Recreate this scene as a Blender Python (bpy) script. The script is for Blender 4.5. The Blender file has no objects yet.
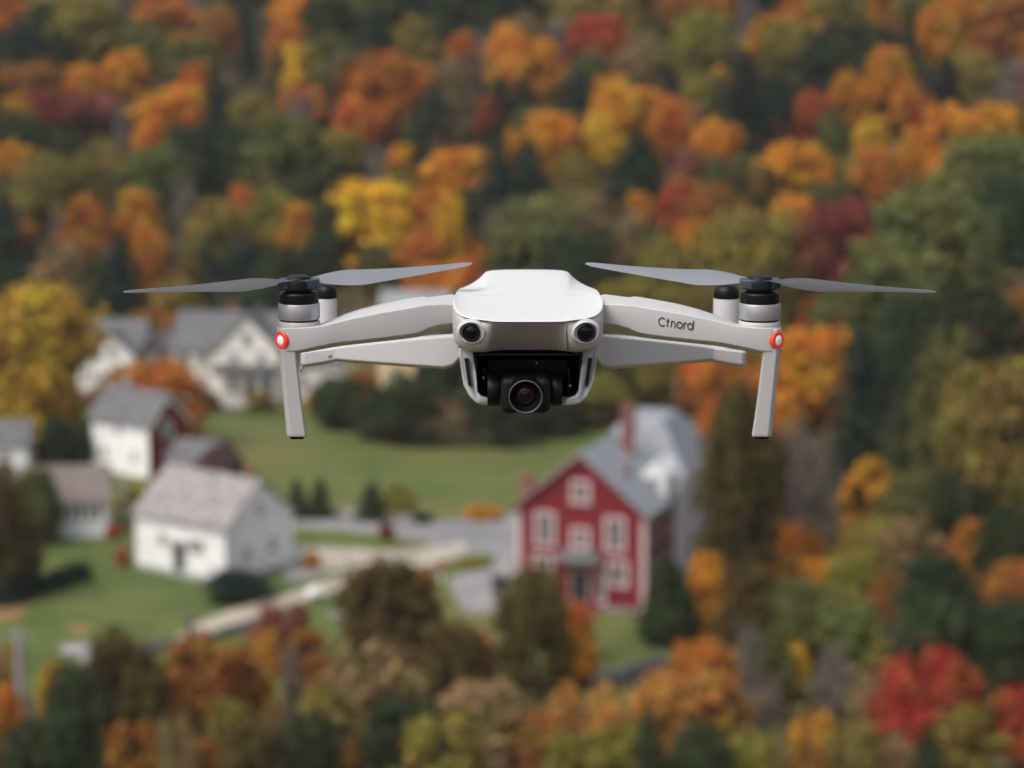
import bpy, bmesh, math, random
from math import sin, cos, pi, radians
from mathutils import Vector, Matrix

scene = bpy.context.scene
col = scene.collection

# ------------------------------------------------------------------ camera, light, exposure
LENS = 85.0
F = 1024 * LENS / 36.0
PITCH = radians(10.0)
cam_data = bpy.data.cameras.new('camera')
cam_data.lens = LENS
cam_data.sensor_width = 36.0
cam_data.clip_start = 0.05
cam_data.clip_end = 3000
cam_data.dof.use_dof = True
cam_data.dof.focus_distance = 1.30
cam_data.dof.aperture_fstop = 10.2
cam_data.dof.aperture_blades = 0
cam = bpy.data.objects.new('camera', cam_data)
col.objects.link(cam)
cam.location = (0, 0, 0)
cam.rotation_euler = (radians(90) - PITCH, 0, 0)
scene.camera = cam

SUN_ELEV, SUN_AZ = 56.0, -128.0      # azimuth measured from +Y (away from the camera) towards +X
world = bpy.data.worlds.new('World')
scene.world = world
world.use_nodes = True
wn, wl = world.node_tree.nodes, world.node_tree.links
bg = wn['Background']
sky = wn.new('ShaderNodeTexSky')
sky.sky_type = 'NISHITA'
sky.sun_disc = False
sky.sun_elevation = radians(SUN_ELEV)
sky.sun_rotation = radians(SUN_AZ)
sky.air_density = 1.0
sky.dust_density = 6.0
sky.ozone_density = 1.0
hs = wn.new('ShaderNodeHueSaturation')
hs.inputs['Saturation'].default_value = 0.55       # cloud cover takes most of the blue out
wl.new(sky.outputs[0], hs.inputs['Color'])
wl.new(hs.outputs[0], bg.inputs['Color'])
bg.inputs['Strength'].default_value = 0.15

sun_d = bpy.data.lights.new('sun', 'SUN')
sun_d.energy = 1.1
sun_d.angle = radians(35)
sun_d.color = (1.0, 0.97, 0.93)
sun = bpy.data.objects.new('sun', sun_d)
col.objects.link(sun)
sd = Vector((sin(radians(SUN_AZ)) * cos(radians(SUN_ELEV)), cos(radians(SUN_AZ)) * cos(radians(SUN_ELEV)), sin(radians(SUN_ELEV))))
sun.rotation_euler = sd.to_track_quat('Z', 'Y').to_euler()

scene.view_settings.view_transform = 'Standard'
scene.view_settings.look = 'None'
scene.view_settings.gamma = 1.0
scene.view_settings.exposure = 0.38
scene.render.engine = 'CYCLES'
scene.cycles.use_denoising = True
scene.cycles.max_bounces = 6
scene.cycles.volume_bounces = 1
scene.cycles.transparent_max_bounces = 4

# ------------------------------------------------------------------ pixel -> world helpers
def ray(px, py):
    x, u = (px - 512) / F, (384 - py) / F
    return Vector((x, cos(PITCH) + u * sin(PITCH), -sin(PITCH) + u * cos(PITCH)))

def P(px, py, Y):
    d = ray(px, py)
    return d * (Y / d.y)

FLOOR = -40.0
HAZE = 0.00013
def G(px, py, z=FLOOR):
    d = ray(px, py)
    return d * (z / d.z)

def proj(v):
    depth = v.y * cos(PITCH) - v.z * sin(PITCH)
    up = v.y * sin(PITCH) + v.z * cos(PITCH)
    return 512 + F * v.x / depth, 384 - F * up / depth, depth

def softplus(t, k):
    t = t / k
    return k * (t if t > 30 else math.log1p(math.exp(t)))

def terrain(x, y):
    off = 12.0 / (1 + math.exp((x + 12) / 3.0))
    hill = 0.31 * softplus(y - 226 - off, 3.0)
    hill += (1.2 * sin(x * .07 + y * .03) + .8 * sin(x * .13 - y * .05 + 1)) * min(1, max(0, (y - 235 - off) / 40))
    if hill > 52: hill = 52 + 14 * (1 - math.exp(-(hill - 52) / 14))
    near = 1 / (1 + math.exp((y - 262) / 8.0)) * (1 / (1 + math.exp(-(y - 60) / 10.0)))
    right = 0.26 * softplus(x - 17 - max(0, 130 - y) * .1, 1.0) * near
    right = min(right, 30)
    left = 0.10 * softplus(-x - 42, 2.0) * near
    z = hill + right + min(left, 12)
    return FLOOR + (z if z > .02 else 0)

def ground_hit(px, py):
    d = ray(px, py)
    if d.z >= -1e-4:
        d = Vector((d.x, d.y, d.z))
    y = 60.0
    while y < 700:
        p = d * (y / d.y)
        if p.z <= terrain(p.x, p.y):
            return Vector((p.x, p.y, terrain(p.x, p.y)))
        y += 0.5
    return None

# ------------------------------------------------------------------ materials
def mat(name, color, rough=.6, metallic=0.0, spec=.5):
    m = bpy.data.materials.new(name)
    m.use_nodes = True
    b = m.node_tree.nodes['Principled BSDF']
    b.inputs['Base Color'].default_value = (*color, 1)
    b.inputs['Roughness'].default_value = rough
    b.inputs['Metallic'].default_value = metallic
    b.inputs['Specular IOR Level'].default_value = spec
    return m

def noise_mat(name, c1, c2, scale, rough=.8, detail=6, bump=0, c3=None, scale2=None, coord='Object', spec=.3, mid=(.38, .62)):
    m = mat(name, c1, rough, spec=spec)
    n, l = m.node_tree.nodes, m.node_tree.links
    b = n['Principled BSDF']
    tc = n.new('ShaderNodeTexCoord')
    t = n.new('ShaderNodeTexNoise')
    t.inputs['Scale'].default_value = scale
    t.inputs['Detail'].default_value = detail
    l.new(tc.outputs[coord], t.inputs['Vector'])
    r = n.new('ShaderNodeValToRGB')
    r.color_ramp.elements[0].position, r.color_ramp.elements[1].position = mid
    r.color_ramp.elements[0].color = (*c1, 1)
    r.color_ramp.elements[1].color = (*c2, 1)
    l.new(t.outputs['Fac'], r.inputs['Fac'])
    out = r.outputs[0]
    if c3:
        t2 = n.new('ShaderNodeTexNoise')
        t2.inputs['Scale'].default_value = scale2
        t2.inputs['Detail'].default_value = 4
        l.new(tc.outputs[coord], t2.inputs['Vector'])
        r2 = n.new('ShaderNodeValToRGB')
        r2.color_ramp.elements[0].position = .5
        r2.color_ramp.elements[1].position = .68
        l.new(t2.outputs['Fac'], r2.inputs['Fac'])
        mx = n.new('ShaderNodeMixRGB')
        l.new(r2.outputs[0], mx.inputs[0])
        l.new(out, mx.inputs[1])
        mx.inputs[2].default_value = (*c3, 1)
        out = mx.outputs[0]
    l.new(out, b.inputs['Base Color'])
    if bump:
        bp = n.new('ShaderNodeBump')
        bp.inputs['Strength'].default_value = bump
        bp.inputs['Distance'].default_value = .05
        l.new(t.outputs['Fac'], bp.inputs['Height'])
        l.new(bp.outputs[0], b.inputs['Normal'])
    return m

def siding_mat(name, c, dirt=.85, period=.16):
    """painted clapboard: fine horizontal lap lines as relief plus weathering"""
    m = noise_mat(name, c, tuple(v * dirt for v in c), .9, rough=.65, mid=(.45, .75))
    n, l = m.node_tree.nodes, m.node_tree.links
    b = n['Principled BSDF']
    tc = n.new('ShaderNodeTexCoord')
    w = n.new('ShaderNodeTexWave')
    w.wave_type, w.bands_direction, w.wave_profile = 'BANDS', 'Z', 'SAW'
    w.inputs['Scale'].default_value = 0.314 / period
    l.new(tc.outputs['Object'], w.inputs['Vector'])
    bp = n.new('ShaderNodeBump')
    bp.inputs['Strength'].default_value = .5
    bp.inputs['Distance'].default_value = .02
    l.new(w.outputs['Fac'], bp.inputs['Height'])
    l.new(bp.outputs[0], b.inputs['Normal'])
    return m

def leaf_mat():
    m = bpy.data.materials.new('foliage')
    m.use_nodes = True
    n, l = m.node_tree.nodes, m.node_tree.links
    n.clear()
    out = n.new('ShaderNodeOutputMaterial')
    oi = n.new('ShaderNodeObjectInfo')
    geo = n.new('ShaderNodeNewGeometry')
    tc = n.new('ShaderNodeTexCoord')
    t = n.new('ShaderNodeTexNoise')
    t.inputs['Scale'].default_value = 3.2
    t.inputs['Detail'].default_value = 3
    ad = n.new('ShaderNodeVectorMath')
    l.new(tc.outputs['Object'], ad.inputs[0])
    cm = n.new('ShaderNodeVectorMath'); cm.operation = 'SCALE'
    cm.inputs[0].default_value = (37, 91, 53)
    l.new(oi.outputs['Random'], cm.inputs['Scale'])
    l.new(cm.outputs[0], ad.inputs[1])
    l.new(ad.outputs[0], t.inputs['Vector'])
    # clump-scale hue drift and per-leaf variation of the pigment
    h = n.new('ShaderNodeHueSaturation')
    mr = n.new('ShaderNodeMapRange')
    mr.inputs['From Min'].default_value, mr.inputs['From Max'].default_value = .3, .7
    mr.inputs['To Min'].default_value, mr.inputs['To Max'].default_value = .478, .532
    l.new(t.outputs['Fac'], mr.inputs['Value'])
    l.new(mr.outputs[0], h.inputs['Hue'])
    mv = n.new('ShaderNodeMapRange')
    mv.inputs['To Min'].default_value, mv.inputs['To Max'].default_value = .6, 1.35
    l.new(geo.outputs['Random Per Island'], mv.inputs['Value'])
    l.new(mv.outputs[0], h.inputs['Value'])
    # part of every crown has turned less than the rest
    t2 = n.new('ShaderNodeTexNoise')
    t2.inputs['Scale'].default_value = 2.1
    t2.inputs['Detail'].default_value = 4
    ad2 = n.new('ShaderNodeVectorMath')
    l.new(ad.outputs[0], ad2.inputs[0]); ad2.inputs[1].default_value = (11.3, 4.7, 8.1)
    l.new(ad2.outputs[0], t2.inputs['Vector'])
    mm = n.new('ShaderNodeMapRange')
    mm.inputs['From Min'].default_value, mm.inputs['From Max'].default_value = .45, .68
    mm.inputs['To Min'].default_value, mm.inputs['To Max'].default_value = 0, .6
    l.new(t2.outputs['Fac'], mm.inputs['Value'])
    mc_ = n.new('ShaderNodeMixRGB')
    l.new(mm.outputs[0], mc_.inputs[0]); l.new(oi.outputs['Color'], mc_.inputs[1])
    mh = n.new('ShaderNodeMixRGB'); mh.inputs[0].default_value = .55
    l.new(oi.outputs['Color'], mh.inputs[1]); mh.inputs[2].default_value = (.10, .12, .03, 1)
    l.new(mh.outputs[0], mc_.inputs[2])
    l.new(mc_.outputs[0], h.inputs['Color'])
    d = n.new('ShaderNodeBsdfDiffuse')
    tr = n.new('ShaderNodeBsdfTranslucent')
    l.new(h.outputs[0], d.inputs['Color'])
    l.new(h.outputs[0], tr.inputs['Color'])
    mx = n.new('ShaderNodeMixShader')
    mx.inputs[0].default_value = .3
    l.new(d.outputs[0], mx.inputs[1])
    l.new(tr.outputs[0], mx.inputs[2])
    l.new(mx.outputs[0], out.inputs['Surface'])
    return m

M = {
    'leaf': leaf_mat(),
    'brush': noise_mat('brush_leaves', (.075, .075, .03), (.17, .105, .04), .09, c3=(.055, .075, .035), scale2=.06, rough=.9),
    'bark': noise_mat('bark', (.07, .05, .04), (.16, .13, .11), 9),
    'pale_bark': noise_mat('pale_bark', (.16, .13, .125), (.27, .23, .22), 9),
    'floor': noise_mat('forest_floor', (.055, .05, .025), (.13, .085, .035), .12, c3=(.06, .075, .03), scale2=.05, bump=.4),
    'grass': noise_mat('lawn_grass', (.058, .084, .016), (.09, .112, .022), .22, c3=(.115, .11, .03), scale2=.06, bump=.3),
    'asphalt': noise_mat('worn_asphalt', (.19, .19, .19), (.26, .255, .25), .35, c3=(.17, .17, .17), scale2=.12),
    'gravel': noise_mat('pale_gravel', (.32, .28, .22), (.42, .37, .30), .5),
    'stone': noise_mat('field_stone', (.05, .05, .055), (.16, .15, .15), 3.5, bump=1),
    'pale_stone': noise_mat('pale_stone', (.2, .19, .185), (.36, .34, .33), 4, bump=1),
    'white_wall': siding_mat('white_clapboard', (.84, .84, .83)),
    'cream_wall': siding_mat('cream_clapboard', (.86, .82, .72)),
    'yellow_wall': siding_mat('pale_yellow_clapboard', (.72, .55, .27)),
    'red_wall': siding_mat('barn_red_clapboard', (.185, .016, .022), .8),
    'shed_wall': siding_mat('faded_dark_red_boards', (.07, .028, .028), .7),
    'dark_wall': siding_mat('weathered_dark_boards', (.10, .09, .085), .7),
    'grey_white_wall': siding_mat('greyish_white_clapboard', (.80, .82, .84)),
    'grey_roof': noise_mat('grey_shingles', (.085, .087, .095), (.14, .14, .145), 1.6, bump=.4, c3=(.12, .11, .105), scale2=5),
    'slate_roof': noise_mat('slate_shingles', (.20, .215, .24), (.27, .285, .31), 1.2, bump=.4),
    'old_roof': noise_mat('mottled_grey_shingles', (.14, .13, .125), (.34, .32, .31), 2.2, bump=.5, mid=(.35, .65)),
    'brown_roof': noise_mat('brown_shingles', (.13, .105, .095), (.19, .155, .14), 2, bump=.4),
    'pale_roof': noise_mat('pale_metal_roof', (.17, .175, .185), (.22, .22, .23), .8, rough=.4),
    'trim': mat('white_trim', (.72, .70, .68), .5),
    'pink_trim': mat('faded_trim', (.56, .42, .41), .6),
    'glass': mat('window_glass', (.075, .08, .09), .12),
    'dark_door': mat('dark_door_paint', (.02, .025, .03), .4),
    'brick': noise_mat('chimney_brick', (.17, .06, .05), (.25, .10, .08), 6),
    'grey_paint': mat('grey_paint', (.3, .31, .32), .6),
    'dark_paint': mat('dark_blue_grey_plastic', (.035, .045, .055), .5),
    'teal_paint': mat('dark_porch_roof', (.05, .06, .065), .7),
    'wood_post': noise_mat('weathered_wood', (.2, .2, .21), (.32, .31, .31), 5),
    'red_paint': mat('red_paint', (.28, .05, .045), .6),
    'white_paint': mat('white_tank_paint', (.78, .78, .77), .4),
    'litter': noise_mat('fallen_leaves_litter', (.25, .12, .05), (.13, .12, .04), 1.5),
    # aircraft
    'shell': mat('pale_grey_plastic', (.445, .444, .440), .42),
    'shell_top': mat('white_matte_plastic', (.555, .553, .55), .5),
    'panel': mat('shaded_nose_plastic', (.30, .28, .265), .5),  # shell plastic with the shade of its downward slope put into the colour
    'bell': mat('silver_motor_metal', (.42, .42, .43), .38, metallic=.65),
    'black': mat('black_plastic', (.004, .004, .005), .42, spec=.22),
    'soft_black': mat('matte_black_plastic', (.006, .006, .008), .5, spec=.25),
    'blade': mat('grey_blade_plastic', (.29, .305, .33), .36),
    'glass_lens': mat('lens_glass', (.003, .003, .005), .04, spec=.3),
    'lens_red': mat('lens_coating', (.022, .006, .005), .3, spec=.2),
    'lens_black': mat('lens_baffle', (.003, .003, .004), .7, spec=.05),
    'lens_ring': mat('lens_rim_metal', (.25, .27, .29), .35, metallic=.7),
    'led_red': mat('red_light_ring', (.75, .05, .025), .35),
    'led_white': mat('white_light_core', (.85, .83, .82), .35),
    'ink': mat('dark_printed_ink', (.02, .02, .025), .6),
}
bn = M['blade'].node_tree
tb_ = bn.nodes.new('ShaderNodeBsdfTranslucent'); tb_.inputs['Color'].default_value = (.62, .64, .68, 1)
mb_ = bn.nodes.new('ShaderNodeMixShader'); mb_.inputs[0].default_value = .45
bn.links.new(bn.nodes['Principled BSDF'].outputs[0], mb_.inputs[1]); bn.links.new(tb_.outputs[0], mb_.inputs[2])
bn.links.new(mb_.outputs[0], bn.nodes['Material Output'].inputs['Surface'])
# the signal lamps on the arm ends are lit
for k, e in (('led_red', .12), ('led_white', .06)):
    b = M[k].node_tree.nodes['Principled BSDF']
    b.inputs['Emission Color'].default_value = b.inputs['Base Color'].default_value
    b.inputs['Emission Strength'].default_value = e

# ------------------------------------------------------------------ object helpers
def tag(o, label=None, cat=None, group=None, kind=None):
    if label: o['label'] = label
    if cat: o['category'] = cat
    if group: o['group'] = group
    if kind: o['kind'] = kind
    return o

def empty(name, loc, rz=0):
    o = bpy.data.objects.new(name, None)
    o.empty_display_size = .2
    col.objects.link(o)
    o.location = loc
    o.rotation_euler = (0, 0, rz)
    return o

class MB:
    def __init__(s): s.v, s.f = [], []
    def add(s, vs, fs):
        k = len(s.v)
        s.v += [tuple(v) for v in vs]
        s.f += [tuple(i + k for i in f) for f in fs]
        return s
    def box(s, x0, x1, y0, y1, z0, z1):
        vs = [(x, y, z) for z in (z0, z1) for y in (y0, y1) for x in (x0, x1)]
        return s.add(vs, [(0, 2, 3, 1), (4, 5, 7, 6), (0, 1, 5, 4), (2, 6, 7, 3), (0, 4, 6, 2), (1, 3, 7, 5)])
    def loft(s, secs, cap=True):
        n = len(secs[0]); vs = [p for q in secs for p in q]; fs = []
        for i in range(len(secs) - 1):
            for j in range(n):
                a, b = i * n + j, i * n + (j + 1) % n
                fs.append((a, b, b + n, a + n))
        if cap:
            fs.append(tuple(range(n))[::-1])
            fs.append(tuple((len(secs) - 1) * n + j for j in range(n)))
        return s.add(vs, fs)
    def lathe(s, prof, c, axis='z', n=32, cap=True):
        """prof: list of (radius, height along the axis)"""
        secs = []
        for r, h in prof:
            ring = []
            for k in range(n):
                a = 2 * pi * k / n
                u, w = r * cos(a), r * sin(a)
                if axis == 'z': q = (c[0] + u, c[1] + w, c[2] + h)
                elif axis == 'y': q = (c[0] + u, c[1] - h, c[2] + w)
                else: q = (c[0] + h, c[1] + u, c[2] + w)
                ring.append(q)
            secs.append(ring)
        return s.loft(secs, cap)
    def tube(s, pts, radii, n=6):
        secs = []
        for i, p in enumerate(pts):
            p = Vector(p)
            t = (Vector(pts[min(i + 1, len(pts) - 1)]) - Vector(pts[max(i - 1, 0)])).normalized()
            a = t.cross(Vector((0, 0, 1)) if abs(t.z) < .9 else Vector((1, 0, 0))).normalized()
            b = t.cross(a)
            secs.append([p + (a * cos(2 * pi * k / n) + b * sin(2 * pi * k / n)) * radii[i] for k in range(n)])
        return s.loft(secs)
    def prism(s, poly, vec):
        """extrude a 3D polygon along vec"""
        return s.loft([[Vector(p) for p in poly], [Vector(p) + Vector(vec) for p in poly]])
    def mesh(s, name, material, smooth=None):
        me = bpy.data.meshes.new(name)
        me.from_pydata(s.v, [], s.f)
        me.materials.append(material)
        bm = bmesh.new(); bm.from_mesh(me)
        bmesh.ops.recalc_face_normals(bm, faces=bm.faces)
        bm.to_mesh(me); bm.free()
        if smooth is not None:
            for p in me.polygons: p.use_smooth = True
            me.set_sharp_from_angle(angle=radians(smooth))
        return me
    def build(s, name, material, parent=None, smooth=None, bevel=None, seg=3, subsurf=0, solid=None):
        me = s.mesh(name, material, smooth)
        o = bpy.data.objects.new(name, me)
        col.objects.link(o)
        if parent: o.parent = parent
        if solid:
            m = o.modifiers.new('solid', 'SOLIDIFY'); m.thickness = solid; m.offset = -1
        if bevel:
            m = o.modifiers.new('bevel', 'BEVEL'); m.width = bevel; m.segments = seg
            m.limit_method = 'ANGLE'; m.angle_limit = radians(28)
            m.harden_normals = False
            for p in me.polygons: p.use_smooth = True
        if subsurf:
            m = o.modifiers.new('sub', 'SUBSURF'); m.levels = m.render_levels = subsurf
            for p in me.polygons: p.use_smooth = True
        if bevel:
            wn_ = o.modifiers.new('wn', 'WEIGHTED_NORMAL'); wn_.keep_sharp = False
        return o

# ------------------------------------------------------------------ ground
def build_ground():
    xs = [-900, -600, -400, -280, -200] + [-150 + 5 * i for i in range(61)] + [200, 280, 400, 600, 900]
    ys = [-500, -300, -150, -60, 0, 30, 50] + [60 + 5 * i for i in range(79)] + [480, 520, 580, 660, 760, 900, 1200]
    vs = [(x, y, terrain(x, y) - 0.0) for y in ys for x in xs]
    n = len(xs)
    fs = [(j * n + i, j * n + i + 1, (j + 1) * n + i + 1, (j + 1) * n + i) for j in range(len(ys) - 1) for i in range(n - 1)]
    o = MB().add(vs, fs).build('ground', M['floor'], smooth=180)
    tag(o, kind='structure')
build_ground()

# the damp autumn air of the valley
hz = bpy.data.materials.new('haze')
hz.use_nodes = True
hz.node_tree.nodes.clear()
ho = hz.node_tree.nodes.new('ShaderNodeOutputMaterial')
hv = hz.node_tree.nodes.new('ShaderNodeVolumePrincipled')
hv.inputs['Color'].default_value = (.86, .91, .95, 1)
hv.inputs['Density'].default_value = HAZE
hv.inputs['Anisotropy'].default_value = .2
hz.node_tree.links.new(hv.outputs[0], ho.inputs['Volume'])
tag(MB().box(-960, 960, -560, 1260, FLOOR - 1.2, 48).build('haze', hz), kind='stuff')

def sheet(name, pts, z, material, kind='structure', smoothit=True):
    w = [G(*p) for p in pts]
    w = [Vector((p.x, p.y, FLOOR + z)) for p in w]
    if smoothit:                      # two rounds of corner cutting
        for _ in range(2):
            q = []
            for i in range(len(w)):
                a, b = w[i], w[(i + 1) % len(w)]
                q += [a * .75 + b * .25, a * .25 + b * .75]
            w = q
    o = MB().add(w, [tuple(range(len(w)))]).build(name, material)
    return tag(o, kind=kind)

sheet('lawn', [(-90, 700), (-120, 450), (-40, 405), (60, 395), (170, 393), (320, 393), (350, 415), (400, 434), (470, 436), (540, 424), (600, 408),
               (650, 405), (700, 470), (712, 600), (690, 700), (560, 705), (430, 700), (200, 690), (60, 700)], .02, M['grass'])
sheet('driveway', [(286, 517), (360, 519), (440, 522), (478, 516), (530, 512), (640, 520), (690, 560), (700, 604), (640, 606), (570, 603), (522, 600),
                   (505, 612), (466, 617), (455, 598), (446, 576), (425, 570), (385, 568), (345, 572), (300, 582), (282, 582), (286, 560), (292, 546)], .04, M['asphalt'])
sheet('lane', [(170, 640), (200, 622), (262, 600), (322, 578), (352, 569), (400, 560), (432, 560), (432, 566), (395, 572), (352, 586), (300, 604), (240, 622), (196, 640)], .06, M['gravel'])
sheet('lane', [(300, 549), (345, 548), (400, 552), (440, 548), (470, 540), (462, 556), (425, 566), (372, 566), (330, 572), (300, 572)], .07, M['gravel'])
sheet('lawn', [(284, 529), (330, 530), (380, 535), (415, 541), (433, 546), (415, 550), (375, 551), (330, 547), (284, 546)], .08, M['grass'])
sheet('lawn', [(430, 569), (450, 560), (478, 554), (500, 557), (494, 565), (470, 571), (446, 580), (425, 582)], .08, M['grass'])
sheet('lawn', [(270, 596), (320, 576), (350, 568), (362, 567), (340, 576), (300, 590), (272, 601)], .08, M['grass'])
sheet('footpath', [(556, 603), (600, 606), (650, 606), (652, 612), (600, 614), (552, 610)], .08, M['asphalt'])
tag(sheet('fallen_leaves', [(66, 624), (94, 624), (92, 634), (70, 635)], .04, M['litter']), kind='stuff')
tag(sheet('fallen_leaves', [(-10, 610), (30, 604), (24, 618), (-10, 628)], .04, M['litter']), kind='stuff')

# ------------------------------------------------------------------ houses
class House:
    """local frame: x along the front, y away from the front, z up; origin at the footprint centre"""
    def __init__(s, name, label, corner, yaw, L, W, eave, ridge, wall, roof, along='x', over=.3, cat='house', group=None):
        c, sn = cos(yaw), sin(yaw)
        corner = Vector((corner[0], corner[1], 0))
        ctr = corner - Vector((c, sn, 0)) * L / 2 + Vector((-sn, c, 0)) * W / 2     # corner = front right
        s.root = empty(name, (ctr.x, ctr.y, FLOOR), yaw)
        tag(s.root, label, cat, group)
        s.L, s.W, s.eave, s.ridge, s.along = L, W, eave, ridge, along
        s.walls(L, W, eave, ridge, along, M[wall], 0, 0)
        s.roof = s.gable_roof(L, W, eave, ridge, along, M[roof], over, 0, 0)
    def walls(s, L, W, e, r, along, m, cx, cy, z0=-.3, name='wall'):
        b = MB(); x, y = L / 2, W / 2
        if along == 'x':
            prof = [(-y, z0), (y, z0), (y, e), (0, r), (-y, e)]
            b.loft([[(cx - x, cy + p, q) for p, q in prof], [(cx + x, cy + p, q) for p, q in prof]])
        else:
            prof = [(-x, z0), (x, z0), (x, e), (0, r), (-x, e)]
            b.loft([[(cx + p, cy - y, q) for p, q in prof], [(cx + p, cy + y, q) for p, q in prof]])
        return b.build(name, m, s.root)
    def gable_roof(s, L, W, e, r, along, m, over, cx, cy, th=.16):
        half, ln = (W / 2, L / 2) if along == 'x' else (L / 2, W / 2)
        sl = (r - e) / half
        lo = half + over
        ez = e - over * sl
        prof = [(-lo, ez + .01), (0, r + .01), (lo, ez + .01), (lo, ez + th), (0, r + th * 1.25), (-lo, ez + th)]
        a, c = -ln - over, ln + over
        b = MB()
        if along == 'x':
            b.loft([[(cx + a, cy + p, q) for p, q in prof], [(cx + c, cy + p, q) for p, q in prof]])
        else:
            b.loft([[(cx + p, cy + a, q) for p, q in prof], [(cx + p, cy + c, q) for p, q in prof]])
        return b.build('roof', m, s.root)
    def hip_roof(s, x0, x1, y0, y1, e, r, inset_x, inset_y, m, over=.3):
        b = MB(); a = over
        lo = [(x0 - a, y0 - a, e), (x1 + a, y0 - a, e), (x1 + a, y1 + a, e), (x0 - a, y1 + a, e)]
        lo2 = [(p[0], p[1], e + .15) for p in lo]
        hi = [(x0 + inset_x, y0 + inset_y, r), (x1 - inset_x, y0 + inset_y, r), (x1 - inset_x, y1 - inset_y, r), (x0 + inset_x, y1 - inset_y, r)]
        b.loft([lo, lo2, hi])
        return b.build('roof', m, s.root)
    def place(s, o, side, cx=None, cy=None):
        """put a wall-mounted piece (built facing -y at the origin) on a wall"""
        if side == 'front': o.location = (0, -s.W / 2 if cy is None else cy, 0)
        elif side == 'right': o.location = (s.L / 2 if cx is None else cx, 0, 0); o.rotation_euler = (0, 0, pi / 2)
        elif side == 'left': o.location = (-s.L / 2 if cx is None else cx, 0, 0); o.rotation_euler = (0, 0, -pi / 2)
    def window(s, side, u, z, w, h, trim='trim', t=.1, cross=True, cx=None, cy=None, shutters=None):
        b = MB(); y0, y1 = -.06, .02
        b.box(u - w / 2 - t, u + w / 2 + t, y0, y1, z + h / 2, z + h / 2 + t)
        b.box(u - w / 2 - t - .05, u + w / 2 + t + .05, y0 - .04, y1, z - h / 2 - t, z - h / 2)
        b.box(u - w / 2 - t, u - w / 2, y0, y1, z - h / 2, z + h / 2)
        b.box(u + w / 2, u + w / 2 + t, y0, y1, z - h / 2, z + h / 2)
        if cross:
            b.box(u - .03, u + .03, -.045, .02, z - h / 2, z + h / 2)
            b.box(u - w / 2, u - .03, -.043, .02, z - .03, z + .03)
            b.box(u + .03, u + w / 2, -.043, .02, z - .03, z + .03)
        o = b.build('window', M[trim], s.root)
        s.place(o, side, cx, cy)
        MB().box(u - w / 2 + .001, u + w / 2 - .001, -.025, .015, z - h / 2 + .001, z + h / 2 - .001).build('pane', M['glass'], o)
        return o
    def door(s, side, u, w, h, material='dark_door', trim='trim', cx=None, cy=None):
        d = MB().box(u - w / 2, u + w / 2, -.04, .02, 0, h).build('door', M[material], s.root)
        s.place(d, side, cx, cy)
        MB().lathe([(.035, 0), (.045, .03), (.02, .06)], (u + w * .36, -.04, h * .47), 'y', 10).build('handle', M['lens_ring'], d)
        t = .11
        f = MB().box(u - w / 2 - t, u - w / 2, -.07, .02, 0, h).box(u + w / 2, u + w / 2 + t, -.07, .02, 0, h).box(u - w / 2 - t, u + w / 2 + t, -.07, .02, h, h + t)
        f = f.build('door_frame', M[trim], s.root)
        s.place(f, side, cx, cy)
    def chimney(s, x, y, z0, z1, w=.6, m='brick', d=None):
        d = d or w
        b = MB().box(x - w / 2, x + w / 2, y - d / 2, y + d / 2, z0, z1)
        b.box(x - w / 2 - .07, x + w / 2 + .07, y - d / 2 - .07, y + d / 2 + .07, z1 - .001, z1 + .14)
        return b.build('chimney', M[m], s.roof)
    def corner_boards(s, m='trim', w=.16, sides=('fl', 'fr', 'br', 'bl')):
        x, y = s.L / 2, s.W / 2
        for k in sides:
            b = MB()
            cx = -x if k[1] == 'l' else x; cy = -y if k[0] == 'f' else y
            sx, sy = (1 if cx > 0 else -1), (1 if cy > 0 else -1)
            xs = sorted((cx + sx * .03, cx - sx * w)); ys = sorted((cy + sy * .03, cy - sy * w))
            b.box(*xs, *ys, -.2, s.eave - .18)
            b.build('corner_board', M[m], s.root)

# --- red house, front gable
h = House('red_house', 'dark red two-storey gabled house with grey roof beside the grey driveway', G(645, 611), radians(-20), 8.5, 6.6, 6.1, 9.6, 'red_wall', 'slate_roof', 'y')
PT = 'pink_trim'
h.window('front', -2.35, 4.75, .95, 1.75, PT, .22)
h.window('front', 2.25, 4.75, .95, 1.75, PT, .22)
h.window('front', 0, 4.3, .85, .95, PT, .22)
h.window('front', 0, 7.25, .85, 1.05, PT, .22)
h.window('front', -2.5, 2.25, 1.0, 1.3, PT, .22)
h.window('front', 2.45, 2.25, 1.0, 1.3, PT, .22)
h.door('front', 0, 1.15, 2.2, 'dark_door', PT)
h.window('front', 1.35, 1.25, .35, 1.8, 'trim', .14, cross=False)
b = MB().box(-1.55, 1.55, -3.3 - 1.15, -3.3, 2.95, 3.1)
b.loft([[(-1.55, -4.45, 3.101), (1.55, -4.45, 3.101), (1.55, -3.3, 3.101), (-1.55, -3.3, 3.101)], [(-1.1, -4.1, 3.5), (1.1, -4.1, 3.5), (1.1, -3.3, 3.5), (-1.1, -3.3, 3.5)]])
b.build('porch_roof', M['grey_roof'], h.root)
for sx in (-1.35, 1.35):
    MB().lathe([(.12, 0), (.09, .1), (.08, 2.7), (.12, 2.95)], (sx, -4.25, 0), 'z', 12).build('porch_post', M['red_wall'], h.root)
MB().box(-1.7, 1.7, -4.9, -3.32, -.2, .16).box(-1.2, 1.2, -5.3, -4.9, -.2, .08).build('step', M['red_wall'], h.root)
h.window('right', -1.5, 4.7, .9, 1.5, PT, .22)
h.window('right', 1.5, 4.7, .9, 1.5, PT, .22)
h.window('right', -1.5, 2.1, .9, 1.5, PT, .22)
h.window('right', 1.5, 2.1, .9, 1.5, PT, .22)
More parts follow.
